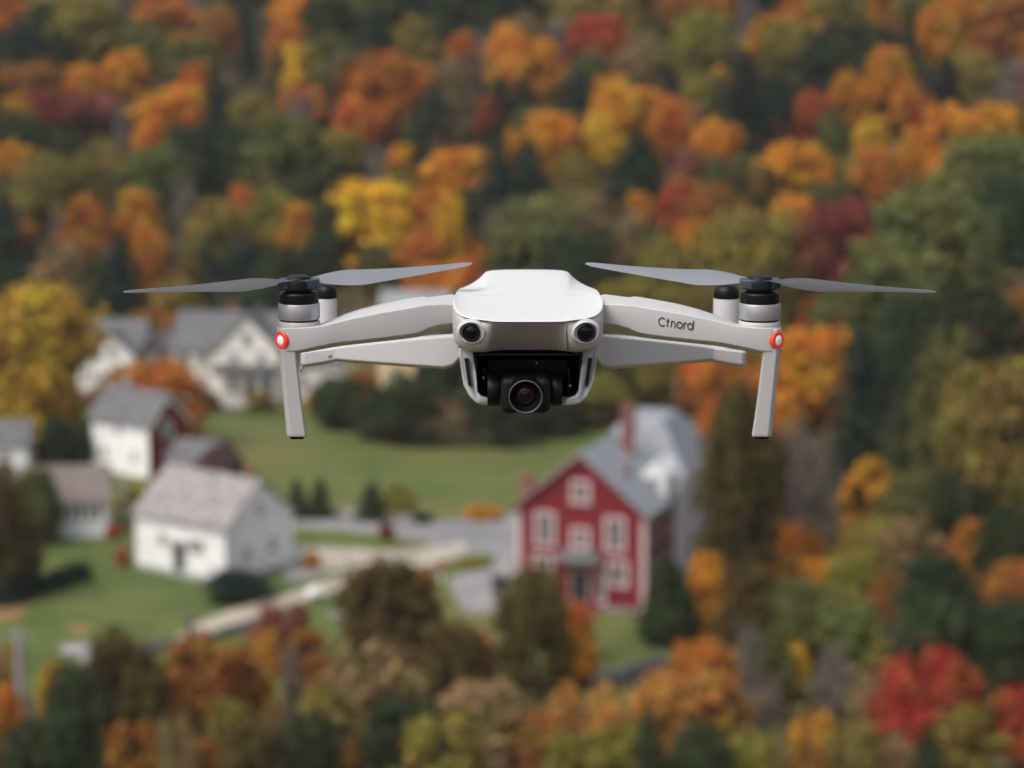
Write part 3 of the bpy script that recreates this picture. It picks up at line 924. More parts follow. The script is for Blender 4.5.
# --- upper left of the wooded hillside
for a in [
    (6, -12, 44, 'or'), (24, 14, 58, 'con', 'conifer', 85), (75, -6, 84, 'oly', 'round', 72), (48, 6, 50, 'dg', 'oval', 70), (165, 3, 52, 'or', 'spread', 34), (222, 10, 34, 'rust', 'oval', 48),
    (28, 64, 60, 'rust', 'round', 44), (62, 98, 66, 'mar', 'spread', 44), (88, 68, 44, 'yo', 'round', 44), (130, 52, 42, 'yo', 'round', 52), (118, 74, 20, 'con', 'conifer', 40), (125, 104, 34, 'bare', 'bare', 60),
    (100, 98, 46, 'pink', 'spread', 40),
    (196, 66, 32, 'or', 'oval', 52), (174, 88, 68, 'yo', 'round', 62), (218, 70, 40, 'con', 'conifer', 126), (190, 132, 56, 'dg', 'oval', 70), (238, 126, 50, 'dg', 'round', 70),
    (22, 114, 48, 'dg', 'oval', 64), (58, 130, 56, 'dg', 'round', 54), (18, 145, 42, 'yo', 'round', 46), (44, 156, 54, 'oly', 'round', 60), (66, 174, 30, 'red', 'round', 34), (156, 148, 62, 'gr', 'round', 64),
    (252, 96, 38, 'oly', 'round', 44), (223, 130, 18, 'yo', 'round', 20), (100, 140, 50, 'oly', 'thin', 60), (192, 40, 50, 'gr', 'round', 56), (140, 20, 50, 'gr', 'thin', 54),
    # next tile
    (286, 20, 32, 'or', 'oval', 50), (302, 48, 40, 'ye', 'oval', 46), (282, 54, 28, 'dg', 'conifer', 46), (326, -4, 50, 'dg', 'round', 54), (332, 34, 56, 'gr', 'thin', 60), (378, 4, 36, 'con', 'conifer', 66),
    (422, -14, 30, 'con', 'conifer', 50), (416, 18, 38, 'oly', 'round', 44), (466, -14, 62, 'dg', 'round', 50), (462, 34, 30, 'or', 'round', 40), (508, 26, 36, 'yo', 'oval', 56), (482, 34, 36, 'bare', 'bare', 50),
    (384, 56, 58, 'or', 'round', 72), (350, 60, 28, 'or', 'round', 40), (362, 102, 44, 'or', 'spread', 44), (434, 80, 44, 'con', 'conifer', 92), (500, 74, 46, 'con', 'conifer', 70), (412, 112, 30, 'dg', 'conifer', 60),
    (490, 98, 28, 'red', 'oval', 46), (493, 132, 28, 'con', 'conifer', 64), (437, 127, 28, 'yo', 'oval', 44), (456, 152, 62, 'yo', 'round', 56), (405, 146, 34, 'yo', 'round', 40), (258, 98, 30, 'oly'),
    (286, 122, 82, 'gr', 'round', 80), (300, 92, 46, 'bare', 'bare', 54), (376, 150, 40, 'bare', 'bare', 54), (340, 160, 34, 'con', 'conifer', 66), (450, 60, 40, 'tan', 'thin', 50),
    # centre right
    (596, 18, 58, 'red', 'round', 50), (682, -8, 62, 'rust', 'round', 44), (622, -6, 34, 'oly', 'oval', 50), (653, 10, 28, 'con', 'conifer', 64), (702, 14, 54, 'oly', 'round', 68), (532, 40, 60, 'yo', 'round', 58),
    (522, 74, 32, 'con', 'conifer', 56), (578, 68, 52, 'con', 'conifer', 66), (520, 16, 44, 'tan', 'thin', 40), (556, 22, 40, 'bare', 'bare', 50), (626, 86, 60, 'yo', 'round', 58), (672, 98, 46, 'or', 'round', 56),
    (602, 114, 42, 'ye', 'oval', 50), (550, 116, 52, 'yo', 'round', 54), (638, 134, 54, 'con', 'conifer', 72), (528, 138, 30, 'con', 'conifer', 64), (692, 108, 28, 'bare', 'bare', 60), (742, 48, 62, 'con', 'conifer', 104),
    (706, 74, 44, 'oly', 'round', 52), (766, 18, 34, 'yo', 'oval', 50), (745, -6, 34, 'bare', 'bare', 50), (716, 122, 44, 'yo', 'round', 50), (716, 158, 34, 'gr', 'oval', 44), (640, 30, 46, 'tan', 'thin', 60),
    (572, 156, 50, 'oly', 'thin', 50), (690, 150, 30, 'pink', 'oval', 40),
    # upper right
    (795, -6, 36, 'or', 'round', 40), (790, 22, 52, 'oly', 'round', 56), (828, 18, 56, 'con', 'conifer', 84), (862, 24, 60, 'dg', 'round', 80), (890, 18, 26, 'rust', 'oval', 34), (905, 28, 42, 'con', 'conifer', 74),
    (956, -8, 62, 'yo', 'round', 68), (934, 8, 34, 'or', 'round', 40), (1004, -8, 72, 'rust', 'round', 68), (886, 54, 52, 'yo', 'oval', 72), (946, 56, 34, 'con', 'conifer', 56), (776, 66, 34, 'con', 'conifer', 66),
    (846, 74, 32, 'yo', 'oval', 50), (812, 94, 32, 'red', 'round', 48), (772, 122, 30, 'red', 'round', 36), (833, 112, 28, 'gr', 'oval', 50), (870, 122, 32, 'ye', 'oval', 46), (796, 146, 68, 'yo', 'round', 62),
    (878, 148, 44, 'or', 'round', 52), (944, 108, 66, 'yo', 'round', 70), (992, 106, 60, 'yo', 'round', 56), (924, 98, 32, 'red', 'round', 40), (1012, 62, 50, 'bare', 'bare', 60), (986, 138, 98, 'gr', 'round', 84),
    (975, 56, 44, 'oly', 'thin', 50),
    # middle left
    (8, 186, 46, 'con', 'conifer', 124), (30, 226, 26, 'rust', 'oval', 40), (40, 236, 40, 'con', 'conifer', 80), (88, 198, 44, 'or', 'oval', 64), (137, 193, 44, 'yo', 'oval', 58), (152, 232, 32, 'yo', 'oval', 62),
    (122, 238, 46, 'con', 'conifer', 84), (62, 212, 36, 'bare', 'bare', 56), (186, 186, 40, 'bare', 'bare', 66), (216, 202, 56, 'oly', 'round', 66), (241, 186, 30, 'or', 'oval', 46), (195, 262, 28, 'rust', 'round', 34),
    (244, 236, 50, 'con', 'conifer', 70), (62, 248, 56, 'tan', 'round', 66), (86, 278, 36, 'tan', 'thin', 44), (176, 284, 46, 'oly', 'round', 44), (100, 262, 50, 'dg', 'round', 54), (206, 240, 44, 'dg', 'conifer', 70),
    (12, 270, 40, 'dg', 'round', 50), (270, 190, 44, 'oly', 'round', 56), (300, 208, 40, 'yo', 'oval', 56), (286, 250, 54, 'dg', 'round', 64), (250, 286, 60, 'dg', 'round', 50),
    # centre
    (328, 206, 40, 'dg', 'oval', 70), (400, 170, 34, 'oly', 'oval', 50), (430, 192, 36, 'or', 'oval', 50), (426, 238, 50, 'or', 'spread', 40), (500, 138, 44, 'con', 'conifer', 94),
    (526, 150, 48, 'con', 'conifer', 84), (512, 130, 18, 'yo', 'oval', 44), (490, 206, 32, 'bare', 'bare', 56), (540, 204, 96, 'gr', 'round', 80), (487, 244, 44, 'or', 'round', 44), (440, 270, 60, 'or', 'spread', 44),
    (470, 190, 40, 'dg', 'oval', 60), (470, 290, 60, 'oly', 'round', 60),
    # centre right lower
    (602, 204, 84, 'tan', 'thin', 76), (640, 194, 28, 'yo', 'oval', 36), (683, 182, 40, 'red', 'oval', 54), (715, 186, 50, 'rust', 'round', 54), (765, 164, 46, 'brn', 'conifer', 64), (752, 214, 104, 'oly', 'round', 86),
    (696, 222, 44, 'yo', 'round', 50), (578, 238, 60, 'dg', 'round', 70), (622, 282, 70, 'oly', 'round', 60), (660, 240, 50, 'oly', 'round', 60), (570, 290, 60, 'dg', 'oval', 66), (690, 290, 60, 'oly', 'round', 60),
    (792, 196, 40, 'yo', 'oval', 60), (740, 262, 60, 'oly', 'round', 60), (640, 330, 66, 'oly', 'round', 66), (590, 340, 60, 'dg', 'round', 66), (530, 330, 70, 'dg', 'round', 70), (440, 330, 40, 'dg', 'round', 60),
    # right
    (857, 182, 28, 'con', 'conifer', 44), (930, 196, 116, 'gr', 'round', 126), (1000, 176, 56, 'dg', 'oval', 90), (955, 250, 22, 'yo', 'round', 20), (968, 288, 90, 'dg', 'round', 100), (810, 298, 26, 'red', 'oval', 36),
    (846, 286, 60, 'gr', 'round', 70), (1004, 292, 60, 'rust', 'round', 54), (900, 300, 56, 'dg', 'oval', 100), (786, 262, 60, 'brn', 'round', 60),
    (780, 336, 50, 'or', 'oval', 84), (720, 348, 56, 'or', 'round', 56), (698, 362, 36, 'rust', 'round', 44), (748, 300, 56, 'oly', 'round', 70),
    (910, 352, 62, 'dg', 'conifer', 150), (890, 362, 22, 'yo', 'oval', 40), (965, 344, 30, 'or', 'oval', 44), (942, 338, 56, 'gr', 'oval', 160), (1010, 438, 34, 'red', 'round', 40),
    (1004, 470, 34, 'rust', 'oval', 40), (808, 440, 60, 'bare', 'bare', 130), (770, 440, 44, 'brn', 'oval', 90), (792, 420, 40, 'bare', 'bare', 100), (960, 470, 60, 'dg', 'oval', 80),
    (912, 476, 70, 'gr', 'round', 70), (830, 470, 30, 'bare', 'bare', 100), (744, 400, 44, 'or', 'oval', 80),
    (795, 524, 52, 'yo', 'round', 50), (812, 562, 40, 'yo', 'round', 44), (868, 522, 64, 'oly', 'round', 60), (906, 520, 60, 'tan', 'round', 60), (975, 524, 44, 'or', 'oval', 56), (935, 556, 64, 'dg', 'round', 80),
    (962, 572, 50, 'rust', 'round', 56), (1012, 566, 50, 'rust', 'round', 60), (1004, 510, 54, 'dg', 'oval', 90), (778, 556, 50, 'rust', 'round', 50), (850, 560, 50, 'oly', 'round', 60), (892, 576, 50, 'rust', 'thin', 60),
    (800, 588, 80, 'gr', 'round', 70), (852, 604, 60, 'gr', 'round', 60), (946, 598, 92, 'dg', 'round', 100), (1002, 606, 66, 'dg', 'round', 90), (744, 566, 50, 'brn', 'oval', 90),
    (1020, 660, 34, 'yo', 'round', 44), (872, 684, 64, 'tan', 'thin', 90), (796, 648, 24, 'ye', 'oval', 56), (832, 652, 50, 'bare', 'bare', 90), (970, 706, 66, 'oly', 'round', 80),
    (938, 738, 50, 'dg', 'round', 60), (902, 736, 44, 'tan', 'round', 60), (884, 640, 30, 'oly', 'round', 40), (850, 730, 60, 'oly', 'thin', 70), (770, 640, 50, 'gr', 'thin', 70), (812, 720, 50, 'yo', 'thin', 70),
    # bottom middle
    (700, 644, 66, 'or', 'round', 60), (684, 676, 100, 'dor', 'round', 90), (586, 688, 92, 'dor', 'thin', 90), (528, 716, 70, 'dor', 'round', 70), (648, 712, 44, 'dg', 'conifer', 100), (702, 728, 54, 'dg', 'oval', 80),
    (736, 698, 34, 'dg', 'conifer', 90), (746, 630, 44, 'bare', 'bare', 100), (672, 690, 40, 'bare', 'bare', 80), (620, 730, 70, 'oly', 'round', 70), (765, 690, 44, 'bare', 'bare', 90), (745, 740, 60, 'oly', 'round', 60),
    (575, 740, 60, 'oly', 'round', 60),
    # bottom left
    (310, 632, 44, 'rust', 'round', 60), (292, 650, 40, 'bare', 'bare', 90), (456, 628, 62, 'brn', 'round', 76), (480, 634, 24, 'red', 'oval', 48), (366, 652, 100, 'tan', 'round', 110), (404, 700, 70, 'dg', 'round', 90),
    (484, 686, 92, 'tan', 'round', 90), (340, 750, 44, 'rust', 'round', 50), (308, 716, 60, 'dg', 'round', 80), (440, 720, 80, 'oly', 'round', 80), (330, 690, 60, 'oly', 'round', 80), (260, 640, 50, 'yo', 'thin', 80),
    (120, 640, 74, 'brn', 'oval', 130), (80, 676, 66, 'dg', 'oval', 110), (150, 668, 50, 'brn', 'oval', 110), (214, 640, 86, 'rust', 'round', 100), (132, 726, 64, 'rust', 'round', 70), (-2, 690, 56, 'or', 'round', 70), (54, 668, 26, 'ye', 'oval', 60),
    (40, 726, 60, 'dg', 'round', 70), (228, 706, 50, 'oly', 'round', 70), (176, 716, 44, 'tan', 'thin', 80), (250, 730, 60, 'brn', 'round', 70), (10, 650, 36, 'rust', 'thin', 50), (200, 744, 50, 'rust', 'round', 50),
]:
    T(*a)
# --- trees one would single out
T(370, 186, 80, 'gold', 'round', 76, 'brightest golden round tree, just above the inner blade of the left rotor')
T(452, 200, 28, 'gold', 'oval', 66, 'slender golden column-shaped tree right of the bright golden round tree')
T(840, 204, 88, 'mar', 'round', 84, 'large maroon round tree above the right rotor blade')
T(868, 460, 76, 'yo', 'pointed', 70, 'bright amber pointed tree right of the grey leafless trees')
T(903, 430, 34, 'ye', 'oval', 50, 'small golden tree between two dark conifers on the right slope')
T(858, 330, 76, 'con', 'conifer', 165, 'tallest dark green conifer on the right slope, beside the large amber tree')
T(806, 330, 72, 'yo', 'round', 88, 'large amber tree directly behind the right landing leg')
T(995, 368, 104, 'olb', 'round', 150, 'big olive tree with orange tinge at the right edge')
T(925, 662, 96, 'scar', 'round', 104, 'scarlet maple, the larger of the two at lower right')
T(1012, 694, 56, 'scar', 'round', 80, 'smaller scarlet maple cut by the right edge at lower right')
T(26, 292, 116, 'yol', 'round', 120, 'very large yellow tree at the left edge beside the far white house', base=448)
T(738, 394, 66, 'brn', 'oval', 185, 'tall dark olive-brown tree right of the red house, below the landing leg')
T(752, 372, 38, 'or', 'round', 44, 'orange tree crown just left of the right landing leg')
T(712, 402, 30, 'or', 'oval', 60, 'slender orange tree against the right end of the red house')
T(385, 566, 86, 'brn', 'oval', 104, 'dark olive-brown tree in front of the gravel lane junction')
T(418, 572, 40, 'rust', 'oval', 76, 'rust tree right of the dark tree at the lane junction')
T(282, 610, 52, 'pink', 'spread', 50, 'dusky pink spreading tree just below the gravel lane')
T(534, 574, 66, 'brn', 'oval', 104, 'dark bushy tree at the left front of the red house', base=694)
T(668, 560, 56, 'dg', 'pointed', 84, 'dark green cone-shaped tree at the right front of the red house', base=645)
T(704, 556, 38, 'yo', 'oval', 66, 'amber tree between the cone-shaped tree and the tall tree right of the red house')
# village trees, hedge plants and shrubs
T(39, 470, 40, 'gr', 'round', 70, 'green round tree in front of the low white house', base=545)
T(0, 470, 56, 'brn', 'oval', 120, 'dark olive tree at the left edge below the white edge house', base=600)
T(20, 516, 40, 'brn', 'round', 56, 'low dark olive tree at the left edge above the hedge', base=590)
T(340, 378, 50, 'dg', 'round', 50, 'dark green round tree at the left end of the tree line above the meadow', base=428)
T(386, 386, 56, 'dg', 'round', 56, 'dark green round tree in the middle of the tree line above the meadow', base=440)
T(412, 372, 58, 'dg', 'round', 68, 'tallest dark tree of the tree line above the meadow', base=444)
T(448, 396, 50, 'tan', 'thin', 50, 'sparse tan tree between dark trees above the meadow', base=446)
T(494, 388, 60, 'dg', 'spread', 56, 'dark green spreading tree below the camera of the drone', base=446)
T(548, 384, 60, 'dg', 'round', 52, 'dark green round tree at the right end of the meadow tree line', base=434)
T(362, 372, 36, 'rust', 'round', 44, 'rust round tree among dark green ones above the meadow', base=424)
T(598, 374, 56, 'oly', 'round', 50, 'olive round tree left of the tall brick chimney', base=424)
T(150, 366, 96, 'or', 'round', 72, 'wide orange tree behind the house with the red gable', base=448)
T(157, 312, 48, 'rust', 'spread', 34, 'rust spreading tree between the far white house and the cream house')
T(76, 424, 34, 'dg', 'round', 46, 'dark green tree left of the house with the red gable', base=470)
T(56, 420, 30, 'dg', 'round', 50, 'dark green tree right of the pale weathered post', base=474)
T(297, 478, 24, 'dg', 'conifer', 38, 'left one of the two small dark conifers by the upper driveway', base=518)
T(320, 475, 26, 'dg', 'conifer', 40, 'right one of the two small dark conifers by the upper driveway', base=518)
T(372, 480, 32, 'dg', 'conifer', 38, 'small dark conifer standing alone at the lower edge of the meadow', base=520)
T(402, 486, 28, 'oly', 'shrub', 32, 'pale olive shrub right of the lone small conifer', base=519)
T(423, 512, 18, 'dg', 'shrub', 10, 'tiny dark shrub at the driveway edge', base=523)
T(484, 506, 32, 'yo', 'shrub', 12, 'low amber shrub where the meadow meets the driveway', base=518)
T(474, 559, 30, 'oly', 'shrub', 6, 'low olive plants on the small grass island', base=566)
T(386, 524, 14, 'mar', 'shrub', 16, 'small dark red shrub on the long grass island', base=541)
T(311, 553, 15, 'yo', 'shrub', 17, 'small amber shrub right of the white cottage', base=571)
T(232, 574, 60, 'con', 'shrub', 24, 'low dark spreading bush in front of the white cottage', base=599)
T(113, 526, 13, 'red', 'shrub', 14, 'small red shrub left of the white cottage, upper one', base=540)
T(122, 548, 14, 'red', 'shrub', 18, 'small red shrub left of the white cottage, lower one', base=567)
T(205, 392, 26, 'dg', 'shrub', 18, 'dark shrub in front of the left half of the cream house', base=411)
T(258, 394, 30, 'oly', 'shrub', 14, 'olive shrub in front of the cream house porch', base=412)
T(318, 392, 26, 'yo', 'shrub', 20, 'amber shrub in front of the cream house side wing', base=413)
T(180, 470, 24, 'dg', 'shrub', 20, 'dark shrub between the red shed and the house with the red gable', base=490)
T(138, 488, 36, 'oly', 'shrub', 18, 'olive shrub above the left end of the white cottage', base=512)
T(640, 594, 22, 'yo', 'shrub', 10, 'low amber shrub at the right front corner of the red house', base=606)
T(574, 606, 34, 'or', 'oval', 46, 'small orange tree on the lawn before the red house door', base=662)
T(574, 636, 40, 'yo', 'round', 46, 'amber bushy tree just below the small orange tree', base=690)
for i, px in enumerate((4, 22, 40, 58, 76)):
    T(px, 582 - i * 4.6, 26, 'con', 'shrub', 20, '%s plant from the left in the dark hedge at the left edge' % ('first', 'second', 'third', 'fourth', 'last')[i], base=605 - i * 6)

# --- the rest of the wood: fill the gaps on the hillside with its own mix of kinds
def fill_wood():
    rnd = random.Random(99)
    pal = [('or', 'round')] * 3 + [('yo', 'round')] * 4 + [('yo', 'oval')] * 2 + [('oly', 'round')] * 5 + [('gr', 'round')] * 3 + [('dg', 'round')] * 4 + [('dg', 'oval')] * 3 + \
          [('con', 'conifer')] * 9 + [('rust', 'oval')] * 2 + [('tan', 'thin')] * 2 + [('bare', 'bare')] * 2 + [('red', 'round')] + [('oly', 'oval')] * 2
    cand = []
    y = 236.0
    while y < 366:
        half = y * 512 / F + 5
        x = -half + rnd.uniform(0, 6)
        while x < half:
            cand.append((x + rnd.uniform(-2, 2), y + rnd.uniform(-2.5, 2.5)))
            x += 7.0
        y += 6.6
    n = 0
    for x, y in cand:
        z = terrain(x, y)
        if z < FLOOR + 1.5: continue
        if any((t['g'].x - x) ** 2 + (t['g'].y - y) ** 2 < 4.6 ** 2 for t in TREES): continue
        c, k = rnd.choice(pal)
        w = rnd.uniform(6, 9.5) * (.62 if k in ('conifer', 'oval') else 1)
        hgt = {'conifer': rnd.uniform(9, 14), 'bare': rnd.uniform(8, 10)}.get(k, rnd.uniform(7.5, 10.5))
        def blocked(w_, h_):
            cx, cy, dep = proj(Vector((x, y, z)))
            top = proj(Vector((x, y, z + h_)))[1]
            hw = w_ / 2 * F / dep
            for x0, x1, y0, y1, yy in VISIBLE:
                if yy <= y: continue
                ox = min(x1, cx + hw) - max(x0, cx - hw)
                oy = min(y1, cy) - max(y0, top)
                if ox > 0 and oy > 0 and ox * oy > .16 * (x1 - x0) * (y1 - y0): return True
            return False
        if blocked(w, hgt):
            w, hgt = w * .75, hgt * .6
            if blocked(w, hgt): continue
        add_tree((x, y, z), w, hgt, c, k)
        n += 1
    return n
N_FILL = fill_wood()

# --- brush and saplings under the trees: nobody could count it
from mathutils import noise as mnoise
def undergrowth():
    rnd = random.Random(7)
    b = MB()
    def scatter(n, x0, x1, y0, y1, ok):
        for _ in range(n):
            x, y = rnd.uniform(x0, x1), rnd.uniform(y0, y1)
            if not ok(x, y): continue
            v = mnoise.noise(Vector((x * .16, y * .16, 3.7))) + .5 * mnoise.noise(Vector((x * .45, y * .45, 9.1)))
            hgt = max(.15, 1.1 + 2.6 * v)
            p = Vector((x, y, terrain(x, y) + hgt * rnd.random() ** .6))
            leaf_quad(b, p, (Vector((0, 0, .8)) + rdir(rnd)).normalized(), rnd.uniform(.22, .5), rnd)
    scatter(95000, -95, 95, 228, 372, lambda x, y: terrain(x, y) > FLOOR + .9 and abs(x) < y * .2118 + 12)
    scatter(26000, 12, 62, 112, 232, lambda x, y: x > 13.5 + max(0, y - 170) * .06 and x < y * .2118 + 12)
    scatter(9000, -36, 36, 88, 114, lambda x, y: abs(x) < y * .2118 + 8)
    o = b.build('undergrowth', M['brush'])
    tag(o, kind='stuff')
undergrowth()

# --- words for every tree: what it looks like, where it grows, and its place among its look-alikes
def label_trees():
    ORD = ['first', 'second', 'third', 'fourth', 'fifth', 'sixth', 'seventh', 'eighth', 'ninth', 'tenth', 'eleventh', 'twelfth', 'thirteenth', 'fourteenth', 'fifteenth', 'sixteenth',
           'seventeenth', 'eighteenth', 'nineteenth', 'twentieth']
    bands = {}
    for t in TREES:
        top = t['g'] + Vector((0, 0, t['h'] * .75))
        px, py, _ = proj(top)
        t['px'] = px
        y = t['g'].y
        if t['label']: continue
        if px < -10 or px > 1034 or py < -30: band = 'on the wooded hillside beyond the picture edge'
        elif y > 320: band = 'at the very top of the wooded hillside'
        elif y > 296: band = 'high on the wooded hillside'
        elif y > 272: band = 'halfway up the wooded hillside'
        elif y > 250: band = 'low on the wooded hillside'
        elif y > 215: band = 'at the foot of the wooded hillside'
        elif y > 165: band = 'behind the houses on the right slope' if px > 600 else 'in the village'
        elif y > 128: band = 'on the slope right of the red house' if px > 650 else 'below the village lane'
        elif px > 640: band = 'near the bottom edge at the right'
        elif px > 256: band = 'near the bottom edge in the middle'
        else: band = 'near the bottom edge at the left'
        bands.setdefault((WORD[t['col']] + ' ' + FORM[t['kind']], band), []).append(t)
    for (what, band), ts in bands.items():
        ts.sort(key=lambda t: t['px'])
        for i, t in enumerate(ts):
            if 'beyond' in band:
                t['label'] = what + ' ' + band
            elif len(ts) == 1: t['label'] = 'only ' + what + ' ' + band
            elif len(ts) == 2: t['label'] = ('left' if i == 0 else 'right') + ' of two: ' + what + ' ' + band
            elif i == 0: t['label'] = 'leftmost ' + what + ' ' + band
            elif i == len(ts) - 1: t['label'] = 'rightmost ' + what + ' ' + band
            else: t['label'] = ORD[i] + ' ' + what + ' from left ' + band.replace('at the very top of', 'atop')
    for t in TREES:
        y = t['g'].y
        if t['kind'] == 'shrub':
            tag(t['root'], t['label'], 'shrub', 'dark hedge plants at the left edge' if 'hedge' in t['label'] else None)
        else:
            grp = 'trees on the wooded hillside' if y > 215 else ('trees around the houses' if y > 135 and t['px'] < 700 else ('trees on the right slope' if y > 135 else 'trees in front of the village'))
            tag(t['root'], t['label'], 'tree', grp)
label_trees()
print('TREES', len(TREES), 'fill', N_FILL)

# ------------------------------------------------------------------ the drone
O = P(527.5, 405, 1.33)
drone = empty('camera_drone', O)
tag(drone, 'white folding camera drone with grey propellers hovering in front of the village', 'drone')
MM = .001
def D(px, py, Y, side=0):
    """local point; side +1 mirrors a point measured on the left to the right arm, which reads a touch longer"""
    if side > 0:
        px = 527.5 + (527.5 - px) * 1.0155
    return P(px, py, Y) - O
def mirror(v): return Vector((-v[0], v[1], v[2]))
def full(row):
    """row given from the centre line to the left edge -> a full row left to right"""
    L_ = [D(*p) for p in row]
    return L_[::-1] + [mirror(v) for v in L_[1:]]

# --- top shell
rows = [
    [(527.5, 322.6, 1.2505), (508, 322.6, 1.2505), (492.5, 322.5, 1.251), (489, 321.6, 1.2515), (480, 320.6, 1.253), (467.5, 319.0, 1.256), (460.5, 316.6, 1.261), (455.6, 313.4, 1.268), (453.2, 308.8, 1.278), (452.2, 304.0, 1.290), (452.2, 300.5, 1.302)],
    [(527.5, 320.2, 1.2504), (508, 320.2, 1.2504), (492.5, 320.1, 1.2508), (489, 319.2, 1.2513), (480, 318.2, 1.2528), (467.7, 316.6, 1.256), (460.8, 314.2, 1.261), (456.2, 310.8, 1.268), (454.0, 306.6, 1.278), (453.0, 302.4, 1.290), (452.9, 299.0, 1.302)],
    [(527.5, 308, 1.288), (508, 308, 1.288), (491, 308, 1.288), (486, 307.6, 1.288), (479, 307.0, 1.289), (468, 305.8, 1.291), (462, 303.8, 1.294), (458, 301.6, 1.298), (456, 299.4, 1.302), (454.8, 297.4, 1.306), (454.2, 296.2, 1.311)],
    [(527.5, 294.6, 1.328), (508, 294.6, 1.328), (489, 294.8, 1.328), (486, 294.6, 1.328), (479, 294.4, 1.329), (471, 293.8, 1.330), (466, 293.0, 1.332), (461, 292.0, 1.334), (458.5, 291.4, 1.337), (457.2, 291.2, 1.339), (456.4, 291.6, 1.342)],
    [(527.5, 291.0, 1.338), (508, 291.0, 1.338), (488, 291.2, 1.338), (485.5, 291.8, 1.338), (480, 292.0, 1.339), (473, 291.6, 1.340), (467.5, 290.8, 1.342), (462.5, 290.0, 1.344), (459.5, 289.6, 1.346), (458.2, 289.6, 1.348), (457.4, 290.2, 1.350)],
    [(527.5, 279.6, 1.372), (508, 279.6, 1.372), (486, 280.0, 1.372), (483.6, 282.0, 1.372), (479.8, 284.0, 1.373), (474, 285.0, 1.374), (469, 285.8, 1.375), (464.5, 286.8, 1.376), (461.5, 287.8, 1.377), (460.2, 288.4, 1.378), (459.4, 289.4, 1.379)],
    [(527.5, 271.2, 1.400), (508, 271.2, 1.400), (486, 271.8, 1.400), (483.4, 274.4, 1.400), (479.8, 278.0, 1.400), (475, 281.4, 1.400), (470, 284.0, 1.400), (466, 286.2, 1.400), (463.6, 287.8, 1.400), (462.4, 288.8, 1.400), (461.6, 290.2, 1.400)],
    [(527.5, 268.8, 1.415), (508, 268.8, 1.415), (487.4, 269.6, 1.415), (484.4, 272.6, 1.415), (480.6, 277.0, 1.415), (476, 281.2, 1.415), (471.4, 284.4, 1.415), (467.6, 287.2, 1.415), (465.4, 289.2, 1.415), (464.4, 290.6, 1.415), (463.6, 292.4, 1.415)],
    [(527.5, 271.0, 1.428), (508, 271.0, 1.428), (489, 271.8, 1.428), (486, 275, 1.428), (482, 279.4, 1.428), (478, 283.2, 1.428), (474, 286.6, 1.428), (470.5, 290, 1.428), (468.6, 292.4, 1.428), (467.6, 294, 1.428), (467, 296, 1.428)],
    [(527.5, 282, 1.434), (508, 282, 1.434), (490, 283, 1.434), (487, 285, 1.434), (484, 288, 1.434), (480, 291, 1.434), (476, 294, 1.434), (473, 297, 1.434), (471, 299, 1.434), (470, 301, 1.434), (469.4, 303, 1.434)],
]
EDGE_Z = [(r[-1][2], D(*r[-1]).z) for r in rows]
def shell_edge(Y):
    for (y0, z0), (y1, z1) in zip(EDGE_Z, EDGE_Z[1:]):
        if y0 <= Y <= y1: return z0 + (z1 - z0) * (Y - y0) / (y1 - y0)
    return EDGE_Z[-1][1]
fr = [full(r) for r in rows]
n = len(fr[0])
b = MB()
vs = [v for r in fr for v in r]
fs = [(i * n + j, i * n + j + 1, (i + 1) * n + j + 1, (i + 1) * n + j) for i in range(len(fr) - 1) for j in range(n - 1)]
b.add(vs, fs)
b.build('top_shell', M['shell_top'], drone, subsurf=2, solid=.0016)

# --- nose: band under the lip with a downward-facing centre panel and a sensor pod at each end
lip = [(527.5, 322.8, 1.2525), (510, 322.8, 1.2525), (493, 322.6, 1.253), (489, 322.0, 1.2535), (479, 321, 1.255), (467, 319, 1.258), (459, 315.4, 1.264), (454.7, 310, 1.274), (452.6, 304, 1.290), (452.8, 302, 1.31)]
mid0 = [(527.5, 327, 1.2555), (510, 327, 1.2555), (497, 327, 1.2552), (491, 327, 1.2525), (480, 325, 1.2520), (467, 323, 1.2555), (458, 320, 1.262), (453.8, 315, 1.273), (452.2, 310, 1.290), (452.4, 309, 1.31)]
mid1 = [(527.5, 336, 1.2625), (510, 336, 1.2625), (499, 336, 1.262), (491, 336, 1.2535), (480, 336, 1.2525), (467, 335, 1.2555), (458, 332, 1.262), (453.8, 328, 1.273), (452.2, 324, 1.290), (452.4, 324, 1.31)]
mid2 = [(527.5, 344, 1.2690), (510, 344, 1.2690), (498, 344, 1.268), (490, 345.5, 1.2560), (480, 347, 1.2555), (467, 345.5, 1.258), (458.5, 341, 1.264), (454.4, 336, 1.274), (452.8, 333, 1.290), (453, 333, 1.31)]
bot = [(527.5, 350, 1.2750), (510, 350, 1.2750), (497, 350, 1.2740), (489, 352, 1.2625), (480, 353.4, 1.2620), (467.5, 351.4, 1.264), (459.5, 347.5, 1.270), (456, 344, 1.278), (454.5, 342, 1.291), (454.6, 342, 1.31)]
und = [(527.5, 352, 1.300), (510, 352, 1.300), (497, 352, 1.300), (489, 352.4, 1.300), (480, 352.6, 1.300), (470, 352, 1.300), (464, 350, 1.300), (461, 348, 1.302), (459, 346, 1.305), (458.5, 346, 1.312)]
fr = [full(r) for r in (lip, mid0, mid1, mid2, bot, und)]
n = len(fr[0])
fs = [(i * n + j, i * n + j + 1, (i + 1) * n + j + 1, (i + 1) * n + j) for i in range(len(fr) - 1) for j in range(n - 1)]
MB().add([v for r in fr for v in r], fs).build('nose', M['shell'], drone, subsurf=2)

